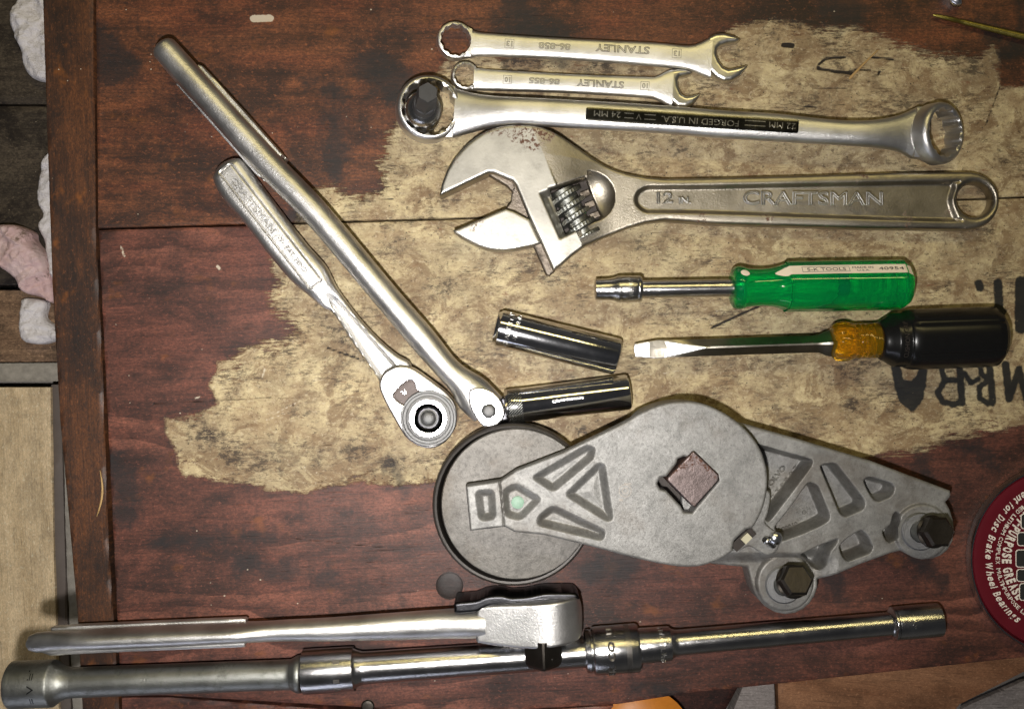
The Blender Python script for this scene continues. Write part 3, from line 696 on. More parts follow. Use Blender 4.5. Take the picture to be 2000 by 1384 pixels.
def combo(name, label, o, ang, ring, hole, top, bot, jaw, texts, box_txt):
    T = Thing(name, label, 'wrench', o[0], o[1], ang, 22, 0, 'combination wrenches side by side at the top')
    rx, ry, rr = ring; c = T.L(rx, ry); hx, hy, hr = hole; h = T.L(hx, hy)
    se = edges(T, top, bot, 17, 10, 3.2, 44); S1 = join(loft(se, 28), flare(T, se, c, rr - 1, hr + 2.5, 5, 1))
    # ring end, tilted so that its far side is raised
    n = 96; hp = lambda a, k: (1 + 0.055 * (1 - 2 * abs(((a * 12 / (2 * math.pi)) % 1) - 0.5) * 2) if k in (5, 6, 7) else 1)
    R = lathe_z([(rr - 3, -12), (rr, -8), (rr, 6), (rr - 1.5, 10.5), (rr - 4, 12), (hr + 1.6, 12), (hr, 10), (hr, -12)], 0, 0, n, hp, closed=True)
    R = xform(R, rot('Y', 12), (c[0], c[1], 19))
    jp = T.Ls(jaw); J = hf(lambda X, Y: sd_poly(X, Y, jp), lambda X, Y, d: 25 - 7 * (1 - rnd(d, 9)), 1, jp, 1.5)
    T.part('shank', S1, 'satin'); T.part('ring', R, 'satin')
    T.part('open_jaw', J, 'jawchrome')
    ms = []
    for s, px, py, w, hh, ol in texts:
        q = T.L(px, py); ms.append(text(s, w, hh, q[0], q[1], 180, 26.6, 0.5, ol))
    for px, py, b in box_txt:
        q = T.L(px, py); fr = []
        for (a0, b0, a1, b1) in ((-b, -b, b, -b + .7), (-b, b - .7, b, b), (-b, -b, -b + .7, b), (b - .7, -b, b, b)):
            fr.append(box(q[0] + a0, q[1] + b0, 26.4, q[0] + a1, q[1] + b1, 27.2))
        ms += fr
    T.part('lettering', join(*ms), 'engrave', smooth=0)
    return T


combo('combination_wrench', 'larger satin combination wrench, topmost of the row, stamped 13', (1150, 100), -3.3, (889, 80, 36.5), (889, 77, 29),
      [(921, 57), (928, 60.5), (954, 64.5), (1100, 74), (1273, 82.5), (1338, 88.5), (1358, 86.5), (1376, 79), (1392, 70)], [(921, 110.5), (928, 110), (954, 109), (1100, 115), (1273, 128), (1338, 135), (1364, 143.5), (1390, 154), (1396, 156)],
      [(1376, 85), (1384, 72), (1397, 65.5), (1414, 64), (1434, 69), (1445, 75), (1447, 78), (1438, 82), (1423, 84), (1408, 89), (1402, 96), (1401, 107), (1406, 120), (1414, 130.5), (1423, 134.5), (1438, 131.6), (1460, 126.5), (1461, 130.5), (1447, 148), (1429.5, 157.7), (1414, 159), (1399, 152), (1386, 139), (1377, 120), (1374, 104.5)],
      [('STANLEY', 1215, 97.5, 106, 15, 0.5), ('86-858', 1083, 92, 62, 13, 0.4), ('13', 995, 87, 12, 11, 0.4), ('13', 1321, 106, 12, 11, 0.4)], [(995, 87, 9), (1321, 106, 9)])
combo('combination_wrench', 'smaller satin combination wrench, second from the top, stamped 10', (1130, 165), -3.3, (908, 149, 27.8), (908, 148, 22),
      [(932, 132), (938, 134), (1100, 143.6), (1265, 150), (1284, 148), (1297, 141.4), (1306, 137), (1316, 135)], [(932, 175), (938, 175.4), (1100, 180.4), (1260, 190), (1286, 195.6), (1306, 206.5), (1320, 210)],
      [(1298, 154), (1302.7, 143.6), (1312.5, 136), (1325.5, 134.5), (1340.6, 136), (1352.6, 141.4), (1351.5, 144.7), (1338.5, 148), (1328.7, 150), (1324.4, 156.6), (1326, 169.6), (1332, 182.6), (1340.6, 187.5), (1353.7, 185.9), (1367.8, 182), (1367.8, 187), (1355.8, 202), (1340.6, 209.7), (1323, 208.6), (1310, 197.8), (1301.6, 180.4), (1297.3, 167.4)],
      [('STANLEY', 1172, 165, 92, 14, 0.5), ('86-855', 1063, 160, 60, 12, 0.4), ('10', 991, 157, 11, 10, 0.4), ('10', 1259, 169, 11, 10, 0.4)], [(991, 157, 8.5), (1259, 169, 8.5)])

# ------------------------------------------------------------------ double box wrench
T = Thing('box_wrench', 'long double box-end wrench with dark inlay, lying above the adjustable wrench', 'wrench', 1340, 235, -3.5, 50, 0)
top = [(884, 167), (922, 179), (976, 187.5), (1084, 193), (1300, 206), (1400, 214.5), (1520, 222), (1610, 232), (1670, 235.5), (1715, 232.5), (1760, 222), (1792, 208)]
bot = [(884, 266), (949, 250), (1003, 244), (1057, 246), (1300, 260), (1400, 268.5), (1550, 277.5), (1700, 286.5), (1760, 294), (1792, 309)]
secs = edges(T, top, bot, lambda u: 47 - 14 * sm(abs(u), 330, 480), lambda u: 16 + 3 * sm(abs(u), 250, 420), 2.5, 60)
cl, crr = T.L(836, 211), T.L(1836, 259)


def boxring(c, r, hr, zc, tilt, axis, h=24):
    hp = lambda a, k: (1 + 0.06 * (1 - 2 * abs(((a * 12 / (2 * math.pi)) % 1) - 0.5) * 2) if k in (7, 8) else 1)
    R = lathe_z([(r - 5, -h), (r, -h + 7), (r, h - 10), (r - 2, h - 4), (r - 5, h - 1), (r - 8, h), (hr + 2.5, h), (hr, h - 2.5), (hr, -h)], 0, 0, 120, hp, closed=True)
    return xform(R, rot(axis, tilt), (c[0], c[1], zc))


T.part('shank', join(loft(secs, 36), flare(T, secs, cl, 62, 55, 16, 1), flare(T, secs, crr, 58, 47, 16, -1)), 'forged')
T.part('ring', boxring(cl, 64, 53, 38, 10, 'Y'), 'forged', label='larger ring end around the hex bit socket')
T.part('ring', boxring(crr, 60, 46.5, 40, 30, 'Y', 19), 'forged', label='tilted ring end at the far right')
qx, qy = T.L(1350, 237.5)
ip = rrect(qx - 207, qy - 13, qx + 207, qy + 13, 4)
T.part('inlay', hf(lambda X, Y: sd_poly(X, Y, ip), lambda X, Y, d: 63.6 - 0.6 * (1 - rnd(d, 1.5)), 56, ip, 3), 'inlay')
ms = [text('22 MM', 52, 11, *T.L(1525, 248), 180, 63.8, 0.5), text('FORGED IN U.S.A.', 150, 12, *T.L(1365, 240), 180, 63.8, 0.5), text('V', 10, 11, *T.L(1246, 231), 180, 63.8, 0.5), text('24 MM', 52, 11, *T.L(1185, 226), 180, 63.8, 0.5)]
for px, py, hw in ((1472, 244, 20), (1227, 229, 9), (1268, 232, 11)):
    q = T.L(px, py)
    for dy in (-4.5, 4.5): ms.append(box(q[0] - hw, q[1] + dy - 0.8, 63.6, q[0] + hw, q[1] + dy + 0.8, 64.1))
T.part('lettering', join(*ms), 'bright', smooth=0)

# hex bit socket standing in the ring
T = Thing('hex_bit_socket', 'chrome socket with black hex bit standing inside the wrench ring', 'socket', 822, 232, 0, 0, 0)
A = rot('Y', 9) @ rot('X', -2)
T.part('socket_body', xform(lathe_z([(33, 0), (36, 3), (36, 36), (33, 39), (33, 42), (36, 45), (36, 62), (35, 70), (32, 78), (27, 84), (20, 88), (15, 90)], 0, 0, 64), A), 'chrome2')
hexm = lambda a, k: 1 / math.cos(((a + math.pi / 6) % (math.pi / 3)) - math.pi / 6) if k < 9 else 1
T.part('hex_bit', xform(lathe_z([(17, 84), (17.5, 100), (17.5, 174), (15.5, 179), (0.1, 179)], 0, 0, 48, hexm), A), 'bitsteel')
T.part('bit_collar', xform(lathe_z([(22, 78), (22, 104), (20, 108), (0.1, 108)], 0, 0, 48), A), 'bitsteel')

# ------------------------------------------------------------------ adjustable wrench
T = Thing('adjustable_wrench', 'large worn adjustable wrench with open jaws and rust specks', 'wrench', 1380, 392, 0, 40, 0)
body = T.Ls([(859.6, 385), (863, 364), (869, 347), (875, 333), (886, 315), (899, 299.6), (913, 285), (928, 273), (945, 262), (964, 254), (982, 249.5), (1000, 247.5), (1018, 247.5), (1036, 248.5), (1060, 252.5), (1078, 259), (1096, 268), (1132, 291), (1156, 307), (1180, 321), (1204, 331.5), (1228, 339), (1264, 345), (1300, 347), (1400, 345.5), (1550, 341.5), (1760, 335), (1880, 333.6), (1900, 334), (1916, 337), (1930, 343), (1940, 351), (1949, 362), (1955, 376), (1956.5, 392), (1954, 408), (1947, 423), (1937, 434), (1925, 441), (1911, 446), (1895, 448), (1700, 445.5), (1400, 437), (1300, 430), (1264, 434), (1228, 443.6), (1180, 463), (1144, 479.6), (1117.6, 499), (1096, 518), (1080, 529.5), (1056, 475), (1031, 422), (1007, 364), (1000, 355), (964, 340), (954, 340)])
hole = circ(*T.L(1909, 389), 34, 40, 33)
panel = T.Ls(cr([(1241, 388), (1246, 374), (1262, 364), (1290, 362.5), (1400, 361.5), (1620, 357), (1858, 353), (1867, 357), (1868, 368), (1862, 390), (1868, 412), (1872, 424), (1862, 431), (1620, 424), (1400, 416), (1290, 414), (1262, 413), (1246, 402)], 4))
slot = T.Ls([(1073, 371), (1146, 349), (1172, 424), (1104, 460)])
sl_o = T.Ls([(1050, 378), (1144, 342), (1182, 424), (1092, 472)])
scoop = T.L(1152, 384)
step0, step1 = T.L(1036, 245), T.L(1086, 362)
nx, ny = step1[1] - step0[1], -(step1[0] - step0[0]); nl = math.hypot(nx, ny); nx, ny = nx / nl, ny / nl    # points to the left face


def adj_top(X, Y, d):
    side = (X - step0[0]) * nx + (Y - step0[1]) * ny          # >0 or <0 across the facet line
    s0 = side * (1 if ((T.L(900, 320)[0] - step0[0]) * nx + (T.L(900, 320)[1] - step0[1]) * ny) > 0 else -1)
    z = 58.0 + 0 * X
    slope = 22 * sm(-s0, 0, 120)                               # body falls away right of the ground face
    low = sm(Y - T.L(0, 372)[1], -22, 16)                      # ... but not along the slide below the worm
    right = sm(X, T.L(1060, 0)[0], T.L(1200, 0)[0])
    z = z - np.maximum(slope * low, 22 * right) * np.where(s0 < 0, 1, 0)
    z = z - 4 * (1 - rnd(d, 6))
    hd = sm(X, T.L(1225, 0)[0], T.L(1330, 0)[0])
    z = z - hd * 5 * (1 - rnd(d, 13))
    pd = -sd_poly(X, Y, panel); z = z - 9 * sm(pd, -3, 7)
    hh = sd_poly(X, Y, hole); z = z - 6 * (1 - rnd(hh, 12)) * (hh > -5)
    so = -sd_poly(X, Y, sl_o); z = z - 14 * sm(so, 0, 16) * (s0 > -200)
    r = np.hypot(X - scoop[0], Y - scoop[1]); z = z - np.where(X > scoop[0] - 4, 22 * np.clip(1 - (r / 50) ** 2, 0, 1) ** 0.7, 0)
    return z


phi_b = lambda X, Y: np.maximum(np.maximum(sd_poly(X, Y, body), -sd_poly(X, Y, hole)), -sd_poly(X, Y, slot))
V, F = hf(phi_b, adj_top, 4, body, 1.7)
b = T.part('body', (V, F), 'worn', smooth=50)
b.data.materials.append(M['jaw'])
fl0 = T.L(1048, 249); cen = np.array([V[list(q)].mean(0) for q in F])
side = (cen[:, 0] - step0[0]) * nx + (cen[:, 1] - step0[1]) * ny
sgn = 1 if ((T.L(900, 320)[0] - step0[0]) * nx + (T.L(900, 320)[1] - step0[1]) * ny) > 0 else -1
b.data.polygons.foreach_set('material_index', ((side * sgn > 0) & (cen[:, 2] > 40)).astype(np.int32))
jaw = T.Ls([(884.8, 452), (905, 444), (940, 429), (970, 416), (988, 409), (1004, 414), (1035, 430), (1056, 476), (1040, 481), (1024, 484), (1006, 488), (988, 490), (970, 489.5), (952, 487), (934, 481), (916, 472), (903, 465), (892, 458)])
J = hf(lambda X, Y: sd_poly(X, Y, jaw), lambda X, Y, d: 56 - 3 * (1 - rnd(d, 5)), 6, jaw, 1.7)
mj = T.part('movable_jaw', J, 'jaw')
jb = T.Ls([(998, 352), (1012, 362), (1085, 528), (1074, 538), (1067, 536), (1042, 480), (985, 408), (997, 392), (1000, 370)])
T.part('jaw_slide', hf(lambda X, Y: sd_poly(X, Y, jb), lambda X, Y, d: 34 - 3 * (1 - rnd(d, 4)), 12, jb, 2), 'jawside', parent=mj)
ub = T.Ls([(954, 340), (964, 337), (1002, 352), (1006, 368), (1000, 372), (990, 362)])
T.part('jaw_step', hf(lambda X, Y: sd_poly(X, Y, ub), lambda X, Y, d: 36 - 2 * (1 - rnd(d, 3)), 12, ub, 1.7), 'jawside')
# worm screw
p0, p1 = T.L(1098, 366), T.L(1146, 466); ax = Vector((p1[0] - p0[0], p1[1] - p0[1], 0)); Lw = ax.length; angw = math.degrees(math.atan2(ax.y, ax.x))
wp = [(0, 14), (2, 20)]
u = 3.0; R0, R1 = 22, 34; pitch = 22.5
Vw, Fw, nseg = [], [], 64; nu = int((Lw - 6) / 0.9)
for i in range(nu):
    uu = 3 + 0.9 * i
    for j in range(nseg):
        a = 2 * math.pi * j / nseg; ph = ((uu / pitch - a / (2 * math.pi)) % 1.0); tooth = sm(abs(ph - 0.5), 0.30, 0.17)
        r = R0 + (R1 - R0) * tooth + (0.9 * tooth if j % 2 else 0)
        Vw.append((uu, r * math.cos(a), r * math.sin(a)))
for i in range(nu - 1):
    for j in range(nseg): k = (j + 1) % nseg; Fw.append((i * nseg + j, i * nseg + k, (i + 1) * nseg + k, (i + 1) * nseg + j))
Fw += [tuple(range(nseg))[::-1], tuple(range((nu - 1) * nseg, nu * nseg))]
T.part('worm_screw', xform((np.array(Vw), Fw), rot('Z', angw), (p0[0], p0[1], 24)), 'oxide', smooth=25)
sp = T.Ls([(1070, 372), (1146, 346), (1176, 426), (1104, 464)])
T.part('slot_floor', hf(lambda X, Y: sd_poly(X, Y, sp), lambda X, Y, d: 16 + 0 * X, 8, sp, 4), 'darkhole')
# rack teeth beside the worm
rt = []
for k in range(3):
    q = T.L(1143 + 9.5 * k, 378 + 21 * k); rt.append(xform(box(-9, -5, 0, 9, 5, 22), rot('Z', 22), (q[0], q[1], 16)))
T.part('rack_teeth', join(*rt), 'jawside')
T.part('lettering', text('CRAFTSMAN', 273, 27, *T.L(1585, 389), -0.3, 49.6, 0.5, 1.1), 'satin', smooth=0)
ms = [text('12', 32, 22, *T.L(1297, 388), 0, 49.6, 0.5, 1.0), text('IN.', 24, 13, *T.L(1336, 393), 0, 49.6, 0.5, 0.8)]
T.part('lettering', join(*ms), 'satin', smooth=0)

# ------------------------------------------------------------------ green spinner handle and its socket
T = Thing('nut_driver', 'nut driver with clear green plastic handle and cream stripe', 'nut driver', 1440, 562, 1.0, 45, 0)
c0 = T.L(1430, 562); zc = 50
T.part('shaft', lathe_u([(T.L(1225, 565)[0], 16.5), (T.L(1228, 0)[0], 17.2), (T.L(1440, 0)[0], 17.2), (T.L(1640, 0)[0], 17.2)], 0, zc, 40), 'chrome2')
L0 = lambda x: T.L(x, 560)[0]
fl_ = lambda a, u: 1 - 0.055 * (sm(u, L0(1470), L0(1545))) * (abs(math.cos(3 * a + 0.5)) ** 3)
prof = [(L0(1427), 20), (L0(1428), 32), (L0(1432), 39), (L0(1440), 42), (L0(1450), 41), (L0(1460), 38), (L0(1480), 36.5), (L0(1500), 37.5), (L0(1520), 42), (L0(1536), 48), (L0(1550), 50), (L0(1740), 49.5), (L0(1755), 48), (L0(1766), 43), (L0(1773), 35), (L0(1776), 22), (L0(1776.5), 0.02)]
prof2 = [(a, b) for a, b in cr(prof, 3, False)]
T.part('handle', lathe_u(prof2, 0, zc, 96, fl_), 'green', smooth=40)
T.part('handle_core', lathe_u([(L0(1445), 12), (L0(1450), 27), (L0(1530), 27), (L0(1590), 26), (L0(1620), 22), (L0(1640), 10)], 0, zc, 32, lambda a, u: 1 + 0.06 * math.sin(10 * a)), 'greencore')
# cream stripe laid along one flat, high on the far side
sv = []
a0 = math.radians(52)
for i, x in enumerate(np.linspace(1506, 1768, 60)):
    hw = 9.0 * min(1, (x - 1504) / 22) ** 0.8 if x < 1528 else 9.0
    rr = np.interp(L0(x), [p[0] for p in prof2], [p[1] for p in prof2]); sc_ = fl_(a0, L0(x))
    for s in np.linspace(-1, 1, 7):
        aa = a0 + s * hw / rr / 0.8; r2 = rr * fl_(aa, L0(x)) + 0.9
        sv.append((L0(x), r2 * math.cos(aa), zc + r2 * math.sin(aa)))
sf = [(i * 7 + j, i * 7 + j + 1, i * 7 + j + 8, i * 7 + j + 7) for i in range(59) for j in range(6)]
st = T.part('stripe', (np.array(sv), sf), 'stripe', smooth=60)


def on_handle(m, vc):
    V, F = m; out = []
    for x, y, z in V:
        aa = a0 - y / 49.0
        r2 = np.interp(x, [p[0] for p in prof2], [p[1] for p in prof2]) * fl_(aa, x) + 1.5 + z; out.append((x, r2 * math.cos(aa), zc + r2 * math.sin(aa)))
    return np.array(out), F


ms = [on_handle(text('S-K TOOLS', 74, 8, L0(1602), 0, 0, 0, 0.2), 0), on_handle(text('MADE IN', 40, 5, L0(1672), 3.5, 0, 0, 0.2), 0), on_handle(text('U.S.A.', 24, 4.5, L0(1672), -4, 0, 0, 0.2), 0), on_handle(text('40954', 48, 7.5, L0(1726), 0, 0, 0, 0.2), 0)]
for (x0, y0, x1, y1) in ((1556, 6, 1646, 6.8), (1556, -6.8, 1646, -6), (1555.4, -6.8, 1556.2, 6.8), (1645.4, -6.8, 1646.2, 6.8)):
    g = np.linspace(x0, x1, 12) if x1 - x0 > 5 else [x0, x1]; q = []
    for x in g:
        for y in np.linspace(y0, y1, 3): q.append((L0(x), y, 0.1))
    n3 = len(g); ms.append(on_handle((np.array(q), [(i * 3 + j, i * 3 + j + 1, i * 3 + j + 4, i * 3 + j + 3) for i in range(n3 - 1) for j in range(2)]), 0))
T.part('stripe_print', join(*ms), 'blackink', smooth=0, parent=st)
db = []
for (i, r) in enumerate((0, 4, 8)):
    for k in range(16):
        a = 2 * math.pi * k / 16; x = 1448 + r * math.cos(a) * 1.1; y = r * math.sin(a) * 0.9; aa = a0 - 0.02 + y / 40.0
        rr = np.interp(L0(x), [p[0] for p in prof2], [p[1] for p in prof2]) + 1.0; db.append((L0(x), rr * math.cos(aa), zc + rr * math.sin(aa)))
T.part('paint_dab', (np.array(db), [(i * 16 + k, i * 16 + (k + 1) % 16, (i + 1) * 16 + (k + 1) % 16, (i + 1) * 16 + k) for i in range(2) for k in range(16)]), 'stripe', smooth=60)
T2 = Thing('small_socket', 'small chrome socket on the tip of the green nut driver', 'socket', 1198, 565, 1.0, 45, 0)
T2.part('socket_body', lathe_u([(T2.L(1154, 0)[0], 11), (T2.L(1152, 0)[0], 17), (T2.L(1153, 0)[0], 20), (T2.L(1180, 0)[0], 21), (T2.L(1190, 0)[0], 23), (T2.L(1196, 0)[0], 25.5), (T2.L(1200, 0)[0], 26), (T2.L(1203, 0)[0], 25.2), (T2.L(1206, 0)[0], 26), (T2.L(1232, 0)[0], 26), (T2.L(1234, 0)[0], 25), (T2.L(1236, 0)[0], 26), (T2.L(1240, 0)[0], 25.5), (T2.L(1243, 0)[0], 23), (T2.L(1243.5, 0)[0], 17)], 0, 50, 48), 'chrome2')
T2.part('lettering', wrap((lambda m: m)(text('CRAFTSMAN', 34, 8, T2.L(1220, 0)[0], 0, 90, 0, 0.5)), 26.2, 50), 'bright', smooth=0)

# ------------------------------------------------------------------ flat screwdriver
T = Thing('screwdriver', 'flat screwdriver with square shank, amber neck and black rubber grip', 'screwdriver', 1600, 671, 1.9, 50, 0)
U = lambda x: T.L(x, 671)[0]
zc = 52
# tip blade, slightly lower, blends into the square shank (edge up)
bp = T.Ls([(1241, 671), (1262, 667), (1285, 663.5), (1297, 664), (1320, 668), (1350, 673), (1385, 678), (1350, 687), (1320, 694), (1297, 699.5), (1282, 700), (1262, 698.5), (1243, 697), (1240, 684)])
T.part('blade', hf(lambda X, Y: sd_poly(X, Y, bp), lambda X, Y, d: 37 + 33 * sm(X, U(1240), U(1385)) - 1.2 * (1 - rnd(d, 2.5)), lambda X, Y, d: 28 - 6 * sm(X, U(1240), U(1380)), bp, 1.7), 'blade')
sq = []
for x, r, hz in ((1268, 15, 1), (1285, 17, 1), (1310, 17, 3), (1340, 17, 9), (1380, 16.8, 16.8), (1480, 16.6, 16.6), (1590, 16.8, 17), (1600, 17.5, 18), (1612, 23, 22), (1622, 26, 24), (1632, 26, 24)):
    vc = T.L(x, 683 - (x - 1241) * 0.033)[1]; sq.append((U(x), r, hz, vc))
V = []; F = []
for (u_, r, hz, vc) in sq:
    for k in range(4):
        for da in (-0.10, 0.10):
            a = math.pi / 2 * k + da; V.append((u_, vc + r * math.cos(a), 48 + hz * math.sin(a)))
for s in range(len(sq) - 1):
    for i in range(8): j = (i + 1) % 8; F.append((s * 8 + i, s * 8 + j, (s + 1) * 8 + j, (s + 1) * 8 + i))
F += [tuple(range(8))[::-1], tuple(range(len(V) - 8, len(V)))]
T.part('shank', (np.array(V), F), 'shank', smooth=25)
fl2 = lambda a, u: 1 - 0.05 * abs(math.sin(4 * a)) ** 2 if u < U(1671) or u > U(1696) else 1.0
v0 = T.L(1640, 667)[1]
T.part('amber_neck', lathe_u(cr([(U(1621), 22), (U(1626), 32), (U(1636), 38), (U(1652), 39), (U(1664), 35), (U(1671), 33), (U(1676), 34.5), (U(1680), 33), (U(1685), 34.5), (U(1690), 33), (U(1695), 34), (U(1715), 34.5), (U(1745), 35)], 3, False), v0, zc, 72, fl2), 'amber')
fl3 = lambda a, u: 1 - 0.045 * sm(u, U(1762), U(1776)) * sm(abs(math.sin(3 * a)), 0.25, 0.0) - 0.02 * abs(math.sin(3 * a))
grip = T.part('grip', lathe_u(cr([(U(1714), 30), (U(1715), 37), (U(1724), 42), (U(1736), 50), (U(1741), 52), (U(1758), 53), (U(1762), 54), (U(1764), 56), (U(1775), 59), (U(1800), 59.5), (U(1925), 59), (U(1940), 55), (U(1949), 46), (U(1954), 34), (U(1955.5), 0.02)], 3, False), v0 - 0.5, zc + 6, 96, fl3), 'rubber', smooth=50)
T.part('lettering', wrap(text('CUSHION GRIP', 74, 9, U(1750), 0, 90, 0, 0.5), 53, zc + 6, v0), 'darkhole', smooth=0, parent=grip)


# ------------------------------------------------------------------ deep sockets and bars: things turned round a lying axis
def along(T, pts):
    """(px along the axis line, radius) -> (u, r)"""
    return [(T.L(x, T.oy + (x - T.ox) * -math.tan(T.ang))[0], r) for x, r in pts]


def axis_thing(name, label, cat, a, b, rmax, group=None, zc=None):
    mx, my = (a[0] + b[0]) / 2, (a[1] + b[1]) / 2; ang = math.degrees(math.atan2(-(b[1] - a[1]), b[0] - a[0]))
    T = Thing(name, label, cat, mx, my, ang, (zc or rmax), 0, group); T.half = math.hypot(b[0] - a[0], b[1] - a[1]) / 2; T.zc = zc or rmax
    return T


T = axis_thing('deep_socket', 'polished chrome deep socket lying loose above the other deep socket', 'socket', (967, 639), (1207, 697), 37, 'chrome deep sockets')
h = T.half
T.part('socket_body', lathe_u([(-h - 1, 24), (-h + 1, 31), (-h + 5, 32.5), (-h + 7, 35), (-h + 9, 36.5), (h - 5, 36), (h - 1, 34.5), (h, 32), (h - 1, 27)], 0, 37, 96), 'chrome')
T.part('lettering', join(wrap(text('CRAFTSMAN', 84, 9, -h + 27, 4, 90, 0, 0.7), 36.5, 37), wrap(text('-V- 24MM', 60, 8, -h + 42, 12, 90, 0, 0.7), 36.5, 37)), 'bright', smooth=0)
T = axis_thing('deep_socket', 'polished chrome deep socket with knurled band fitted on the flex handle', 'socket', (986, 795), (1229, 765), 35, 'chrome deep sockets')
h = T.half
T.part('socket_body', lathe_u([(-h, 27), (-h + 1, 31), (-h + 4, 33), (-h + 7, 34), (-h + 36, 34), (-h + 37, 33.6), (h - 5, 34.5), (h - 1, 33), (h, 30), (h - 1, 26)], 0, 35, 96), 'chrome')
kn = []
for k in range(44):
    a = 2 * math.pi * k / 44
    for s in (1,):
        pts = []
        for i in range(7):
            aa = a + s * i * 0.11; u_ = -h + 8 + i * 4.4
            for du in (-0.9, 0.9): pts.append((u_ + du, 34.8 * math.sin(aa), 35 + 34.8 * math.cos(aa)))
        kn.append((np.array(pts), [(i * 2, i * 2 + 1, i * 2 + 3, i * 2 + 2) for i in range(6)]))
T.part('knurling', join(*kn), 'oxide', smooth=0, kind='stuff')
T.part('lettering', wrap(text('CRAFTSMAN', 60, 5, 0, 2, 0, 0, 0.5), 34.4, 35), 'bright', smooth=0)

# ------------------------------------------------------------------ flex handle
T = Thing('flex_handle', 'long satin flex-head breaker bar lying diagonally with deep socket on its end', 'breaker bar', 620, 440, -48.5, 55, 0)
tp = [(340, 78), (386, 128), (440, 189), (545, 303), (640, 402), (772, 560), (846, 645), (895, 706), (944, 738), (964, 757), (983, 777)]
bt = [(303, 112), (343, 160), (400, 222), (503, 338), (600, 437), (706, 562), (809, 684), (846, 725), (882, 766), (895, 793), (927, 823)]
secs = edges(T, tp, bt, 56, 26, 2.1, 70)
s0 = secs[0]; secs = [(s0[0] - 12, s0[1], s0[2] * 0.30, 56, 8, 2.0), (s0[0] - 10.5, s0[1], s0[2] * 0.62, 56, 16, 2.0), (s0[0] - 7, s0[1], s0[2] * 0.84, 56, 22, 2.0), (s0[0] - 3, s0[1], s0[2] * 0.96, 56, 25, 2.1)] + secs
for i in range(len(secs)):
    k = sm(secs[i][0], T.L(905, 775)[0], T.L(960, 810)[0]); s = secs[i]; secs[i] = (s[0], s[1], s[2], s[3], s[4] + 3 * k, s[5] + 2.2 * k)
T.part('bar', loft(secs, 48), 'forged')
lp = T.Ls([(386, 124), (393, 127), (470, 210), (549, 299), (547, 306), (530, 311), (512, 342), (505, 345), (497, 339), (416, 247), (341, 163), (348, 150)])
T.part('grip_plate', hf(lambda X, Y: sd_poly(X, Y, lp), lambda X, Y, d: 50 - 2 * (1 - rnd(d, 2)), 20, lp, 2.5), 'satin')
T.part('grip_plate', hf(lambda X, Y: sd_poly(X, Y, [(a + 4, b) for a, b in lp]), lambda X, Y, d: 22 - 2 * (1 - rnd(d, 2)), 2, lp, 3), 'satin')
yp = T.Ls(cr([(917, 764), (925, 757.5), (939, 755.5), (961, 763), (978, 780), (986, 801), (981, 818), (963.5, 830), (944, 829), (929, 811), (918, 787)], 5))
yk = T.part('yoke', hf(lambda X, Y: sd_poly(X, Y, yp), lambda X, Y, d: 87 - 2 * (1 - rnd(d, 3)), 20, yp, 1.7), 'polished')
pc_ = T.L(955.4, 800.7)
T.part('pivot_pin', lathe_z([(15, 84), (14.2, 88), (12, 91.5), (8, 93.5), (3, 94), (0.05, 94)], *pc_, 40), 'turned', parent=yk)
kp = T.Ls([(958, 780), (990, 772), (996, 822), (965, 828)])
T.part('flex_tang', hf(lambda X, Y: sd_poly(X, Y, kp), lambda X, Y, d: 60 - 5 * (1 - rnd(d, 6)), 20, kp, 2), 'black')

# ------------------------------------------------------------------ ratchet lying face up
T = Thing('ratchet', 'satin ratchet lying face up beside the flex handle, round bright head', 'ratchet', 640, 560, -52.0, 60, 0, 'ratchets')
hp_ = T.Ls([(412, 350), (414, 336), (424, 320), (443, 308.5), (459.6, 306), (471.5, 314), (500, 352), (543, 409), (591, 471), (629, 514), (641, 535.6), (650.4, 554.7), (667, 580), (703, 626), (737.6, 663), (772, 692), (800, 712), (790, 760), (742, 758), (737, 744), (723, 719.7), (686, 670.5), (649, 614), (627, 600), (599, 576), (574, 556), (554, 535), (513, 486), (472, 433), (428, 382)])
hp_ = cr(hp_, 4)
a1, a2 = T.L(437.5, 328), T.L(617, 554)
pan = rrect(a1[0], (a1[1] + a2[1]) / 2 - 14.5, a2[0], (a1[1] + a2[1]) / 2 + 14.5, 5)
n1, n2 = T.L(640, 575), T.L(752, 722)


def rh_top(X, Y, d):
    g = 1 - sm(X, T.L(615, 560)[0], T.L(650, 590)[0])
    z = 48 + 12 * g - (17 * g + 8 * (1 - g)) * (1 - rnd(d, 19 * g + 9 * (1 - g)))
    q = sd_poly(X, Y, pan); z = np.where(q < 1.5, 59.0, z) - 3.5 * np.exp(-(q / 1.3) ** 2)
    tt = np.clip((X - n1[0]) / (n2[0] - n1[0]), 0, 1); vc = n1[1] + (n2[1] - n1[1]) * tt; hw = 7 + 12 * tt
    ch = sm(hw - np.abs(Y - vc), -3, 6) * sm(X, n1[0] - 5, n1[0] + 50)
    z = z - 13 * ch
    return z


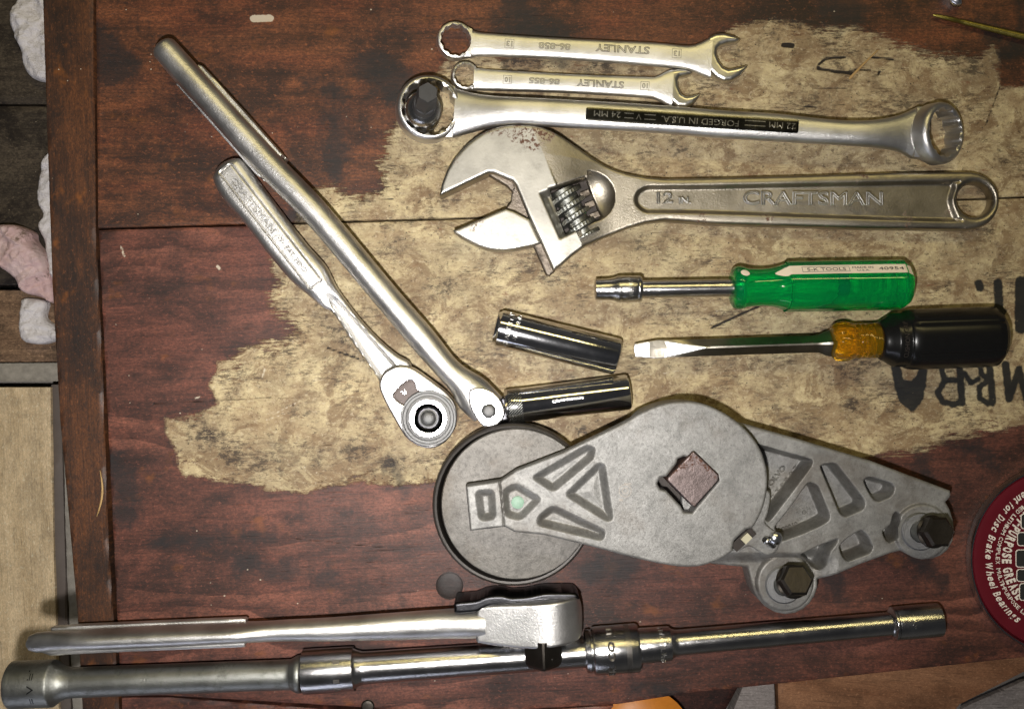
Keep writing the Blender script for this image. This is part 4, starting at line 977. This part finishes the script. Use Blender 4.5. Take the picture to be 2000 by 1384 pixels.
T.part('handle', hf(lambda X, Y: sd_poly(X, Y, hp_), rh_top, lambda X, Y, d: 12 + 10 * (1 - rnd(d, 22)), hp_, 1.6), 'forged', smooth=50)
T.part('lettering', join(text('CRAFTSMAN', 130, 13, (pan[0][0] + a1[0]) / 2 - 52, (a1[1] + a2[1]) / 2 - 1, 0, 59.2, 0.5, 0.6), text('-V-  PAT. PEND.', 90, 9, (pan[0][0] + a1[0]) / 2 + 72, (a1[1] + a2[1]) / 2, 0, 59.2, 0.5, 0.5)), 'satin', smooth=0)
head = T.Ls(cr([(743.7, 741.8), (752, 727), (772, 716), (791.6, 714.8), (811, 722), (845.6, 746.7), (870, 766), (886, 786), (893, 810.6), (890, 832.7), (875, 857), (855.5, 870.7), (836, 874), (813.7, 867), (791.6, 850), (772, 818), (752, 781), (742.5, 756.5)], 5))
lev = T.Ls(cr([(769.5, 771), (777, 759), (796.5, 743), (809, 744), (813, 757), (822, 768), (812, 782), (796.5, 786), (790, 790), (772, 779)], 4))
hd = T.part('head', hf(lambda X, Y: sd_poly(X, Y, head), lambda X, Y, d: 74 - 3 * (1 - rnd(d, 3.5)) - 9 * sm(-sd_poly(X, Y, lev), -1, 2.5), 8, head, 1.5), 'polished', smooth=40)
T.part('lever_recess', hf(lambda X, Y: sd_poly(X, Y, lev), lambda X, Y, d: 68 - 1.5 * (1 - rnd(d, 4)), 60, lev, 2), 'lever', parent=hd)
q = T.L(789, 766); T.part('lettering', text('R', 9, 9, q[0], q[1], -100, 68.5, 0.6), 'bright', smooth=0, parent=hd)
dc = T.L(838, 815.5)
ring = [(54.5, 70), (54.5, 79), (53, 81), (50, 81), (49.3, 80), (48.3, 81), (44, 80.8), (43.4, 80.2), (42.6, 80.8), (37, 80.6)]
T.part('selector_dial', lathe_z([(37, 81.0)] + [(r, z) for r, z in reversed(ring[:-1])] + [(37, 70)], *dc, 96, closed=True), 'turned')
T.part('dial_ring', lathe_z([(37.5, 76), (37.5, 82), (36, 83.5), (29, 83.5), (28, 82), (28, 70)], *dc, 72, closed=True), 'polished')
lob = lambda a, k: 1 - 0.03 * abs(math.sin(2 * a))
T.part('hub_well', lathe_z([(28.5, 69), (28.5, 74), (24, 74), (20, 77), (16, 77), (0.1, 77)], *dc, 48, lob), 'black')
T.part('release_button', lathe_z([(18, 72), (18, 78), (15, 79), (14.5, 81), (13, 83), (12, 82), (11.5, 84), (9, 86), (4, 87), (0.05, 87)], *dc, 40), 'turned')

# ------------------------------------------------------------------ ratchet lying on its edge, bottom left
T = Thing('ratchet', 'satin ratchet lying on its side, handle reaching over the bench edge at bottom left', 'ratchet', 600, 1225, 2.2, 60, 0, 'ratchets')
tp = [(61, 1238), (67, 1234), (82, 1232), (96, 1231), (150, 1228), (330, 1219), (477, 1214), (560, 1209), (640, 1205), (760, 1196), (889, 1187), (950, 1184)]
bt = [(61, 1267), (68, 1271), (82, 1272), (96, 1270), (150, 1266), (330, 1259), (477, 1251), (560, 1249), (640, 1249), (760, 1247), (889, 1244), (950, 1243)]
secs = edges(T, tp, bt, 66, lambda u: 15 + 23 * sm(u, -545, -400) - 12 * sm(u, T.L(460, 1230)[0], T.L(540, 1230)[0]) + 8 * sm(u, T.L(850, 1230)[0], T.L(930, 1230)[0]), 2.2, 70)
s0 = secs[0]; secs = [(s0[0] - 3, s0[1], s0[2] * 0.6, 66, 14, 2)] + secs
T.part('handle', loft(secs, 40), 'forged')
lp = T.Ls([(62, 1250), (70, 1243), (100, 1236), (150, 1231), (300, 1224), (474, 1216), (478, 1219), (478, 1255), (474, 1266), (300, 1273), (150, 1280), (93, 1283), (72, 1276), (63, 1266)])
T.part('grip_plate', hf(lambda X, Y: sd_poly(X, Y, lp), lambda X, Y, d: 52 - 2.5 * (1 - rnd(d, 3)), 34, lp, 2.2), 'satin')
lp2 = T.Ls([(94, 1228), (150, 1224), (474, 1210), (478, 1213), (476, 1225), (300, 1235), (94, 1245)])
T.part('grip_plate', hf(lambda X, Y: sd_poly(X, Y, lp2), lambda X, Y, d: 52 - 2 * (1 - rnd(d, 2)), 34, lp2, 2.2), 'satin')
hx = [(932, 1181), (945, 1176), (960, 1173), (1040, 1166), (1110, 1159), (1124, 1159), (1132, 1168), (1136, 1190), (1136, 1225), (1131, 1237), (1110, 1243), (1037, 1252), (980, 1250), (940, 1247), (930, 1238)]
hp_ = T.Ls(cr(hx, 3))
hv0 = T.L(1068, 1200)
T.part('head', hf(lambda X, Y: sd_poly(X, Y, hp_), lambda X, Y, d: 70 + 52 * np.sqrt(np.clip(1 - (np.maximum(X - hv0[0], 0) / 68) ** 2, 0.02, 1)) - 0.24 * (np.sqrt(np.minimum(X - hv0[0], 0) ** 2 + 144) - 12) - 5 * (1 - rnd(d, 5)), 10, hp_, 1.8), 'forged', smooth=50)
cp = T.Ls(cr([(889, 1170), (900, 1167), (930, 1164), (948, 1157), (967, 1154), (985, 1154.5), (1000, 1158), (1030, 1156), (1060, 1150), (1090, 1149), (1115, 1149.5), (1125, 1152), (1130, 1162), (1116, 1162), (1040, 1169), (965, 1175), (945, 1180), (930, 1187), (893, 1189), (889, 1182)], 3))
T.part('selector_plate', hf(lambda X, Y: sd_poly(X, Y, cp), lambda X, Y, d: 96 - 5 * (1 - rnd(d, 6)), 14, cp, 1.6), 'black')
bp = T.Ls([(934, 1244), (1030, 1248), (1100, 1242), (1105, 1246), (1070, 1254), (1037, 1257), (1000, 1257), (970, 1255), (935, 1249)])
T.part('back_plate', hf(lambda X, Y: sd_poly(X, Y, bp), lambda X, Y, d: 84 - 2 * (1 - rnd(d, 3)), 20, bp, 1.6), 'chrome2')
dq = T.L(1059, 1242)
sqm = []
for (v, r) in ((4, 43), (-36, 43), (-44, 41), (-50, 35)):
    for k in range(4):
        for da in (-0.06, 0.06):
            a = math.pi / 2 * k + math.pi / 2 + da; sqm.append((dq[0] + r * math.cos(a) * 0.82, dq[1] + v, 92 + r * math.sin(a) * 0.82))
F = [tuple(range(8)), tuple(range(24, 32))[::-1]] + [(s * 8 + i, (s + 1) * 8 + i, (s + 1) * 8 + (i + 1) % 8, s * 8 + (i + 1) % 8) for s in range(3) for i in range(8)]
sqd = T.part('square_drive', (np.array(sqm), F), 'bolt', smooth=15)
bq = T.L(1073, 1272)
T.part('detent_ball', lathe_z([(5.5, 104), (5.2, 110), (4, 113), (2, 114.5), (0.05, 115)], *bq, 20), 'bright', parent=sqd)

# ------------------------------------------------------------------ extension bars in a row along the bottom
EXT = 'extension bars joined in a row along the bottom'
T = axis_thing('extension_bar', 'grey oxidised extension bar with wide drive end overhanging the bench edge', 'extension bar', (22, 1336), (590, 1315), 46, EXT, zc=34)
h = T.half
T.part('bar', lathe_u(cr([(-h + 1, 36), (-h, 40), (-h + 3, 44.5), (-h + 10, 45.5), (-h + 62, 45.2), (-h + 82, 45), (-h + 87, 43), (-h + 96, 36), (-h + 108, 31), (-h + 124, 29), (-h + 150, 29), (h - 70, 28.8), (h - 26, 28.8), (h - 20, 30), (h - 14, 33), (h - 9, 35.5), (h - 3, 36), (h, 35)], 3, False), 0, 36, 72), 'oxide')
T.part('lettering', join(wrap(text('= V =', 62, 13, -h + 58, 2, 90, 0, 0.6), 45.3, 36), wrap(text('I', 20, 2, -h + 52, 30, 90, 0, 0.5), 45.3, 36)), 'black', smooth=0)
T = axis_thing('extension_bar', 'bright chrome extension bar passing under the ratchet drive square', 'extension bar', (597, 1311.5), (1141, 1274), 43, EXT, zc=40)
h = T.half
T.part('bar', lathe_u(cr([(-h - 1, 37), (-h, 41), (-h + 4, 43), (-h + 88, 42), (-h + 93, 40.5), (-h + 98, 36), (-h + 110, 32), (-h + 122, 31), (-h + 200, 30.5), (h - 20, 28.5), (h, 28.5)], 3, False), 0, 40, 72), 'chrome2')
T.part('lettering', join(wrap(text('V', 13, 13, -h + 66, -33, 90, 0, 0.6), 42.6, 40), wrap(text('I I', 44, 12, -h + 66, 8, 90, 0, 0.5), 42.6, 40)), 'engrave', smooth=0)
T = axis_thing('drive_adapter', 'thick chrome drive adapter with knurled band joining two extension bars', 'adapter', (1142, 1271.5), (1248, 1264), 46, None, zc=42)
h = T.half
T.part('adapter_body', lathe_u([(-h, 34), (-h + 2, 40), (-h + 10, 42), (-h + 12, 40.5), (-h + 14, 40.5), (-h + 17, 45), (-h + 20, 46), (h - 5, 46.5), (h - 1, 44.5), (h, 40)], 0, 42, 80), 'chrome2')
T.part('lettering', wrap(text('S-K  CO  U', 118, 14, -4, 0, 90, 0, 0.6, 1.0), 46.3, 42), 'engrave', smooth=0)
kn = []
for k in range(60):
    a = 2 * math.pi * k / 60
    for s in (1, -1):
        pts = []
        for i in range(4):
            for du in (-0.5, 0.5): aa = a + s * i * 0.05; pts.append((h - 28 + i * 3.4 + du, 46.9 * math.sin(aa), 42 + 46.9 * math.cos(aa)))
        kn.append((np.array(pts), [(i * 2, i * 2 + 1, i * 2 + 3, i * 2 + 2) for i in range(3)]))
T.part('knurling', join(*kn), 'engrave', smooth=0, kind='stuff')
T = axis_thing('extension_bar', 'slim chrome extension bar with stamped collar, at the bottom right', 'extension bar', (1249, 1261), (1836, 1212), 36, EXT, zc=44)
h = T.half
T.part('bar', lathe_u(cr([(-h, 33), (-h + 2, 34), (-h + 54, 33), (-h + 60, 31.5), (-h + 66, 27), (-h + 74, 25), (-h + 90, 24.5), (h - 106, 23), (h - 96, 23.5), (h - 92, 28), (h - 90, 32), (h - 86, 32.5), (h - 84, 30.5), (h - 81, 30.5), (h - 79, 32.5), (h - 5, 32.5), (h - 1, 31), (h, 28)], 2, False), 0, 44, 72, v1=0, z1=36), 'chrome2')
T.part('lettering', wrap(text('CRAFTSMAN', 96, 10, -h + 42, 2, 90, 0, 0.6), 33.6, 43.6), 'bright', smooth=0)
T.part('lettering', wrap(text('-V-', 30, 7, h - 58, 10, 90, 0, 0.5), 32.8, 36.6), 'bright', smooth=0)

# ------------------------------------------------------------------ belt tensioner
T = Thing('belt_tensioner', 'cast aluminium belt tensioner with round pulley, rusty square and two dark bolts', 'belt tensioner', 1350, 980, 0, 130, 0)


def LZ(pts, z):
    g = (HC - z * T.f) / HC / T.f; ox, oy = (T.ox - CX) * T.f, (T.oy - CY) * T.f
    return [(((x - CX) * g - ox / T.f), -((y - CY) * g - oy / T.f)) for x, y in pts]


def L1(x, y, z): return LZ([(x, y)], z)[0]


# pulley
pz = 84; c = L1(1009, 984, pz); g = (HC - pz * T.f) / HC / T.f
cr_ = L1(1003, 985, 70)
T.part('pulley_rim', lathe_z([(150 * g, 2), (156 * g, 6), (160 * g, 12), (160 * g, 66), (158.5 * g, 71), (155 * g, 73), (151 * g, 72), (149 * g, 66), (148 * g, 40), (144 * g, 4)], *cr_, 128, closed=True), 'rim')
T.part('pulley_cover', lathe_z([(147 * g, 20), (148 * g, 78), (147.2 * g, 81.5), (145.5 * g, 83.2), (142 * g, 83.5), (0.1, 83.5)], *c, 128), 'pulley')
# bracket
BZ = 96
bo = LZ([(1330, 820), (1400, 812), (1459, 828.5), (1560, 857), (1700, 899), (1857, 958), (1858, 966), (1855, 973), (1848, 980), (1857, 996), (1863, 1016), (1865, 1036), (1862, 1056), (1852, 1074), (1838, 1085), (1822, 1091), (1803, 1092), (1782, 1087), (1761, 1075), (1740, 1080), (1680, 1102), (1603, 1135), (1603, 1150), (1598, 1168), (1588, 1184), (1575, 1195), (1560, 1202), (1540, 1205), (1520, 1201), (1500, 1189), (1486, 1174), (1477, 1158), (1471, 1138), (1465, 1112), (1400, 1106), (1330, 1090)], BZ)
pk = [([(1450, 858), (1484, 868), (1530, 881), (1578, 894), (1588, 898), (1586, 909), (1560, 944), (1508, 1012), (1500, 1020), (1494, 1012), (1480, 1040), (1450, 1000)], 50),
      ([(1578, 942), (1588, 942), (1598, 948), (1609, 975), (1621, 1004), (1620, 1016), (1600, 1028), (1560, 1045), (1526, 1057), (1518, 1042), (1512, 1030), (1540, 995)], 50),
      ([(1601, 910), (1610, 905), (1628, 903), (1636, 907), (1660, 938), (1689, 976), (1690, 988), (1684, 996), (1650, 1010), (1640, 1003), (1620, 955)], 50),
      ([(1686, 938), (1692, 932), (1702, 930.5), (1741, 942), (1748, 950), (1746, 962), (1738, 971), (1716, 980), (1706, 976), (1694, 958)], 44),
      ([(1562, 1083), (1597, 1066), (1638, 1050), (1634, 1062), (1622, 1076), (1616, 1108), (1604, 1118), (1588, 1108), (1578, 1094)], 50),
      ([(1638, 1066), (1655, 1050), (1683, 1033), (1696, 1046), (1706, 1068), (1700, 1080), (1654, 1097), (1644, 1086)], 50),
      ([(1722, 1036), (1740, 1024), (1744, 1004), (1750, 998), (1757, 1002), (1756, 1042), (1750, 1054), (1736, 1061), (1728, 1052)], 50)]
pk = [(LZ(rp(p, 7), BZ), d) for p, d in pk]
b1, b2 = L1(1800, 1037, BZ), L1(1537, 1140, BZ)


def br_top(X, Y, d):
    z = BZ - 5 * (1 - rnd(d, 6))
    r1 = np.hypot(X - b1[0], Y - b1[1]); r2 = np.hypot(X - b2[0], Y - b2[1])
    low = sm(-Y, -L1(0, 1066, BZ)[1] - 6, -L1(0, 1100, BZ)[1] + 30) * sm(X, L1(1440, 0, BZ)[0], L1(1500, 0, BZ)[0])
    z = z - 22 * (1 - sm(X, L1(1590, 0, BZ)[0], L1(1640, 0, BZ)[0])) * sm(-(Y - L1(0, 1085, BZ)[1]), -8, 18)
    z = np.maximum(z, (BZ + 6) * (r1 < 56) * 1.0 - 8 * (1 - rnd(56 - r1, 6)) * (r1 < 56))
    z = np.maximum(z, (BZ - 10) * (r2 < 58) * 1.0 - 8 * (1 - rnd(58 - r2, 6)) * (r2 < 58))
    for p, dep in pk:
        q = -sd_poly(X, Y, p); w = sm(q, -1, 10); z = z - dep * w * (r1 > 50) * (r2 > 52)
    z = z - 5 * np.exp(-((Y - (L1(0, 1043, BZ)[1] - 0.42 * (X - L1(1560, 0, BZ)[0]) * -1)) / 1e9) ** 2) * 0
    return z


T.part('bracket', hf(lambda X, Y: sd_poly(X, Y, bo), br_top, 14, bo, 1.6), 'cast', smooth=55)
# lettering cast into the pocket floors
fz = BZ - 50
q = L1(1519, 925, fz); q2 = L1(1533, 938, fz); q3 = L1(1542, 1028, fz); q4 = L1(1570, 1000, fz)
ms = [text('VOLVO', 62, 12, q[0] - 6, q[1] - 8, 52, fz + 0.3, 0.8, 1.0), text('2 7 9 9 0 7', 84, 9, q2[0] - 1, q2[1] - 3, 52, fz + 0.3, 0.8, 0.6), text('00010', 36, 11, q3[0], q3[1], 21, fz + 0.3, 0.8, 0.9), text('G', 9, 9, q4[0], q4[1], 40, fz + 0.3, 0.6, 0.6)]
for r in (15, 8.5): ms.append(lathe_z([(r + 0.6, fz), (r + 0.6, fz + 1), (r - 0.6, fz + 1), (r - 0.6, fz)], *q4, 40, closed=True))
for k in range(12):
    a = k * math.pi / 6; ms.append(box(q4[0] + 12 * math.cos(a) - 1, q4[1] + 12 * math.sin(a) - 1, fz - 1, q4[0] + 12 * math.cos(a) + 1, q4[1] + 12 * math.sin(a) + 1, fz + 1))
T.part('lettering', join(*ms), 'cast', smooth=0)
# arm
AZ = 142
ao = LZ(cr([(976, 939), (1100, 882), (1220, 824), (1247, 808), (1287, 791), (1327, 783.5), (1370, 787), (1412.5, 805), (1447, 829.5), (1474, 859), (1490, 888), (1499, 926), (1497, 963), (1487, 1000.6), (1468, 1035), (1450, 1060), (1428.5, 1078), (1402, 1094), (1367, 1105), (1327, 1106), (1273.5, 1097), (1220, 1084), (1140, 1063), (1060, 1044), (985, 1028)], 3), AZ)
tab = LZ([(909, 948), (976, 938), (985, 1029), (918, 1037)], AZ)
apk = [([(979, 957), (1007, 941), (1061, 974), (1018, 1018), (984, 1009)], 16), ([(1036, 932), (1146, 868), (1164, 874), (1160, 896), (1081, 962)], 22), ([(1101, 966), (1168, 903), (1182, 906), (1198, 1014), (1186, 1019)], 22), ([(1079, 985), (1184, 1036), (1178, 1057), (1049, 1026), (1050, 1008)], 22), ([(927, 957), (966, 955), (969, 1015), (935, 1018)], 20)]
apk = [(LZ(rp(p, 13), AZ), d) for p, d in apk]
sq_o = LZ([(1284, 944), (1290, 932), (1302, 930), (1322, 905), (1324, 896), (1336, 891), (1345, 893), (1356, 884), (1400, 930), (1404, 938), (1360, 990), (1352, 1001), (1336, 1000), (1330, 988), (1302, 958), (1290, 955)], AZ)
notch = LZ([(1431, 1071), (1434, 1056), (1456, 1034), (1474, 1030), (1490, 1042), (1460, 1078), (1440, 1084)], AZ)


def arm_top(X, Y, d):
    z = AZ - 3.5 * (1 - rnd(d, 5)) + 0 * X
    for p, dep in apk: q_ = -sd_poly(X, Y, p); z = z - dep * 0.75 * sm(q_, -2, 15) + 2.0 * sm(q_, 14, 34)
    q = -sd_poly(X, Y, tab); z = z - 3.0 * sm(2.2 - np.abs(q), 0, 2.2)
    return z


hub = L1(1350, 945, AZ)
tb2 = lambda X, Y: np.minimum(sd_poly(X, Y, ao), sd_poly(X, Y, tab))
arm = T.part('arm', hf(lambda X, Y: np.maximum(np.maximum(tb2(X, Y), -sd_poly(X, Y, sq_o)), -sd_poly(X, Y, notch)), arm_top, lambda X, Y, d: 112 - 60 * sm(X, L1(1230, 0, AZ)[0], L1(1262, 0, AZ)[0]), ao + tab, 1.6), 'cast', smooth=55)
gd = L1(1011, 982, AZ)
T.part('pivot_plug', lathe_z([(12.5, 120), (12.5, 133.5), (11, 134.5), (0.1, 134.5)], *gd, 32), 'green_dot', parent=arm)
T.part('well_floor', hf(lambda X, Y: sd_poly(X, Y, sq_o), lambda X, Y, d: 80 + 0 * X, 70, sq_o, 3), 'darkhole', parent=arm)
q = L1(1221, 958, AZ)
lg = [lathe_z([(12.5, AZ - 1), (12.5, AZ + 0.6), (10.8, AZ + 0.6), (10.8, AZ - 1)], *q, 36, closed=True), lathe_z([(6.5, AZ - 1), (6.5, AZ + 0.6), (4.8, AZ + 0.6), (4.8, AZ - 1)], *q, 30, closed=True), box(q[0] - 12, q[1] - 20, AZ - 1, q[0] - 4, q[1] - 16, AZ + 0.6), box(q[0] - 2, q[1] + 12, AZ - 1, q[0] + 12, q[1] + 15, AZ + 0.6)]
T.part('cast_mark', join(*lg), 'engrave', smooth=0, parent=arm)
st4 = LZ([(1354, 883), (1403, 929), (1404, 938), (1356, 991), (1306, 937)], AZ + 6)
st4 = LZ([(1353, 881), (1357, 881), (1404, 926), (1405, 938), (1358, 990), (1353, 989), (1304, 939), (1304, 933)], AZ + 8)
T.part('square_stub', hf(lambda X, Y: sd_poly(X, Y, st4), lambda X, Y, d: AZ + 8 - 2.5 * (1 - rnd(d, 3)), 70, st4, 1.6), 'rusty')
nb = L1(1457, 1050, 120)
T.part('spring_shoe', xform(box(-9, -7, 60, 9, 7, 126), rot('Z', 45), (nb[0], nb[1], 0)), 'beigebit')
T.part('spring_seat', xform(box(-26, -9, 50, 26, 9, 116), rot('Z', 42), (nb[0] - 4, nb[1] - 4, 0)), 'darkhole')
ear = LZ(cr([(1470, 960), (1500, 958), (1504, 975), (1500, 1000), (1494, 1018), (1504, 1030), (1520, 1042), (1523, 1060), (1514, 1078), (1496, 1083), (1478, 1074), (1462, 1066), (1440, 1075), (1420, 1060)], 3), BZ + 6)
T.part('stop_plate', hf(lambda X, Y: sd_poly(X, Y, ear), lambda X, Y, d: BZ + 8 - 2 * (1 - rnd(d, 3)), 60, ear, 1.8), 'cast')


def bolt(px, py, tx, ty, z0, r):
    base = L1(px, py, z0); zt = z0 + 78; topc = L1(tx, ty, zt)
    dx, dy = topc[0] - base[0], topc[1] - base[1]
    sh = np.array([[1, 0, dx / 78], [0, 1, dy / 78], [0, 0, 1]])
    tilt = Matrix.Rotation(math.atan2(math.hypot(dx, dy), 78), 3, Vector((-dy, dx, 0)).normalized()) if math.hypot(dx, dy) > 0.5 else Matrix.Identity(3)
    at = (base[0], base[1], z0)
    hx_ = lambda a, k: (1 / math.cos((a % (math.pi / 3)) - math.pi / 6)) if k in (5, 6, 7) else 1
    B = T.part('bolt', xform(lathe_z([(17, 0), (17, 44), (r * 0.96, 44), (r, 47), (r, 50), (r * 0.86, 53), (r * 0.86, 73), (r * 0.72, 78), (0.1, 78)], 0, 0, 48, hx_), tilt, at), 'bolt', smooth=25)
    T.part('bushing', xform(lathe_z([(38, -6), (38, 2), (35, 5), (22, 5), (21, 3), (21, -6)], 0, 0, 56, closed=True), Matrix.Identity(3), at), 'turned', parent=B)
    T.part('sleeve', xform(lathe_z([(21.5, -4), (21.5, 24), (20, 26), (17, 26)], 0, 0, 48), tilt, at), 'oxide', parent=B)


bolt(1797, 1037, 1838, 1038, BZ + 6, 32)
bolt(1531, 1141, 1560, 1131, BZ - 10, 33)
s = L1(1515, 1048, BZ + 26); s_ = L1(1498, 1060, BZ + 10)
sc = T.part('set_screw', xform(lathe_z([(8, 0), (8, 12), (13, 13), (13, 17), (10, 21), (5, 23), (0.1, 23.5)], 0, 0, 32), rot('X', 12) @ rot('Y', 18), (s[0] - 2, s[1] - 1, BZ + 8)), 'zinc')
T.part('screw_tip', xform(lathe_z([(7.5, -14), (7.5, 12), (6, 14), (0.1, 14)], 0, 0, 24, lambda a, k: 1), rot('Z', -35) @ rot('Y', -62), (s_[0] + 3, s_[1] + 2, BZ + 14)), 'zinc', parent=sc)

# ------------------------------------------------------------------ grease tin lid
T = Thing('grease_tin_lid', 'round maroon grease tin lid with white lettering and silver rim, cut by the right edge', 'tin lid', 2082, 1093, 0, 24, 0)
R = 187
T.part('rim', lathe_z([(R - 6, 1), (R - 1, 1), (R, 4), (R, 20), (R - 1.5, 24), (R - 4, 24), (R - 6.5, 20), (R - 8, 12), (R - 8, 4)], 0, 0, 160, closed=True), 'chrome2')
pan_ = T.part('lid_face', lathe_z([(R - 7, 1), (R - 7.5, 14), (R - 10, 18), (R - 24, 19), (R - 28, 18), (0.1, 18)], 0, 0, 128), 'lid')


def arc_text(s, rad, a_mid, a_len, h, bold=0.0, shear=0.0):
    """letters reading downwards round the left side, tops towards the centre"""
    ws = {'i': .5, 'l': .5, 'I': .5, 't': .6, 'r': .65, 'f': .6, ' ': .55, '-': .6, 'm': 1.35, 'M': 1.3, 'W': 1.5, 'w': 1.3, ',': .4, 'j': .5}
    wd = [ws.get(c_, 1.0) for c_ in s]; tot = sum(wd); a = a_mid - a_len / 2; ms = []
    for c_, wdt in zip(s, wd):
        da = a_len * wdt / tot; am = a + da / 2; a += da
        if c_ in ' ,': continue
        th = math.radians(am); cx_, cy_ = rad * math.cos(th), rad * math.sin(th)
        hh = h if (c_.isupper() or c_ in 'bdfhklt') else h * (0.74 if c_ not in 'gpqyj' else 0.98)
        if c_ == '-': hh = h * 0.16
        off = -(h - hh) / 2 if c_ not in 'gpqyj' else -h * 0.25
        if c_ == '-': off = 0
        cx_ += -off * math.cos(th) * -1 * -1; cy_ += -off * math.sin(th) * -1 * -1
        ms.append(text(c_, math.radians(da) * rad * 0.84, hh, cx_, cy_, am + 90, 18.2, 0.5, shear=shear, bold=bold))
    return ms


ms = arc_text('Excellent for Disc Brake Wheel Bearings', 148, 167, 134, 14.5, bold=0.02, shear=0.25) + arc_text('FORTIFIED LITHIUM COMPLEX, MULTI-PURPOSE LITHIUM', 130.5, 180, 140, 8, bold=0.01) + arc_text('MULTI-PURPOSE GREASE', 113, 168, 108, 19, bold=0.045, shear=0.1)
T.part('lettering', join(*ms), 'whiteink', smooth=0, parent=pan_)
ms = []; mo = []
for (y0, y1) in ((27, 54), (-15, 20), (-43, -18), (-80, -46), (60, 90)):
    x0 = -94 + (abs((y0 + y1) / 2) / 30) ** 2 * 1.6; q = rrect(x0, y0 + 1, -30, y1 - 2, 5); ms.append(prism(q, 18.5, 18.9)); mo.append(prism(rrect(x0 - 1.7, y0 - 0.7, -28.4, y1 - 0.3, 6), 18.2, 18.55))
T.part('big_letter_outline', join(*mo), 'whiteink', smooth=0, parent=pan_)
T.part('big_letter', join(*ms), 'blackink', smooth=0, parent=pan_)

# ------------------------------------------------------------------ small things
T = Thing('brass_rod', 'thin olive brass rod with pointed tip at top right', 'rod', 1915, 50, -13.5, 12, 0)
T.part('rod', loft([(-94, 0, 1.0, 8, 1.0, 2), (-86, 0, 3, 8, 3, 2), (-48, 0, 5.0, 8, 5, 2), (-46, 0, 4.0, 8, 4, 2), (-30, 0, 5.0, 8, 5, 2), (90, 0, 6.5, 8, 6.5, 2), (400, 0, 9, 9, 9, 2)], 24), 'brass')
T = Thing('metal_lug', 'pale rounded metal lug poking in at the very top edge', 'metal lug', 1868, -12, 0, 30, 0)
T.part('lug', hf(lambda X, Y: sd_poly(X, Y, LUG), lambda X, Y, d: 30 - 14 * (1 - rnd(d, 14)), 0, (LUG := cr([(-16, 60), (-18, 6), (-10, -12), (2, -21), (15, -20), (17, -6), (17, 60)], 4)), 2), 'zinc')
T = Thing('wood_splinter', 'thin curved pale wood sliver lying on the left batten', 'splinter', 196, 963, 0, 5, 3)
T.part('sliver', loft([(0, 0, .1, 2, .1, 2)] + [], 6) if False else xform(loft([(u, 10 * math.cos(u / 34.0) - 4, 2.0 * math.sqrt(max(0.03, 1 - (u / 46) ** 2)), 2.5, 1.6, 2) for u in np.linspace(-45, 45, 16)], 10), rot('Z', 96 - 190), (-2, 0, 0)), 'straw')
T = Thing('straw_splinter', 'straight yellow straw splinter on the worn paint near the top right', 'splinter', 1687, 126, 45, 3, 0)
T.part('sliver', loft([(-40, 0, 1.5, 2, 1.2, 2), (-36, 0, 2.6, 2.4, 1.6, 2), (0, 0.8, 2.1, 3, 1.8, 2), (38, 0, 1.2, 3, 1.4, 2), (41, 0, .3, 3, .4, 2)], 10), 'straw')
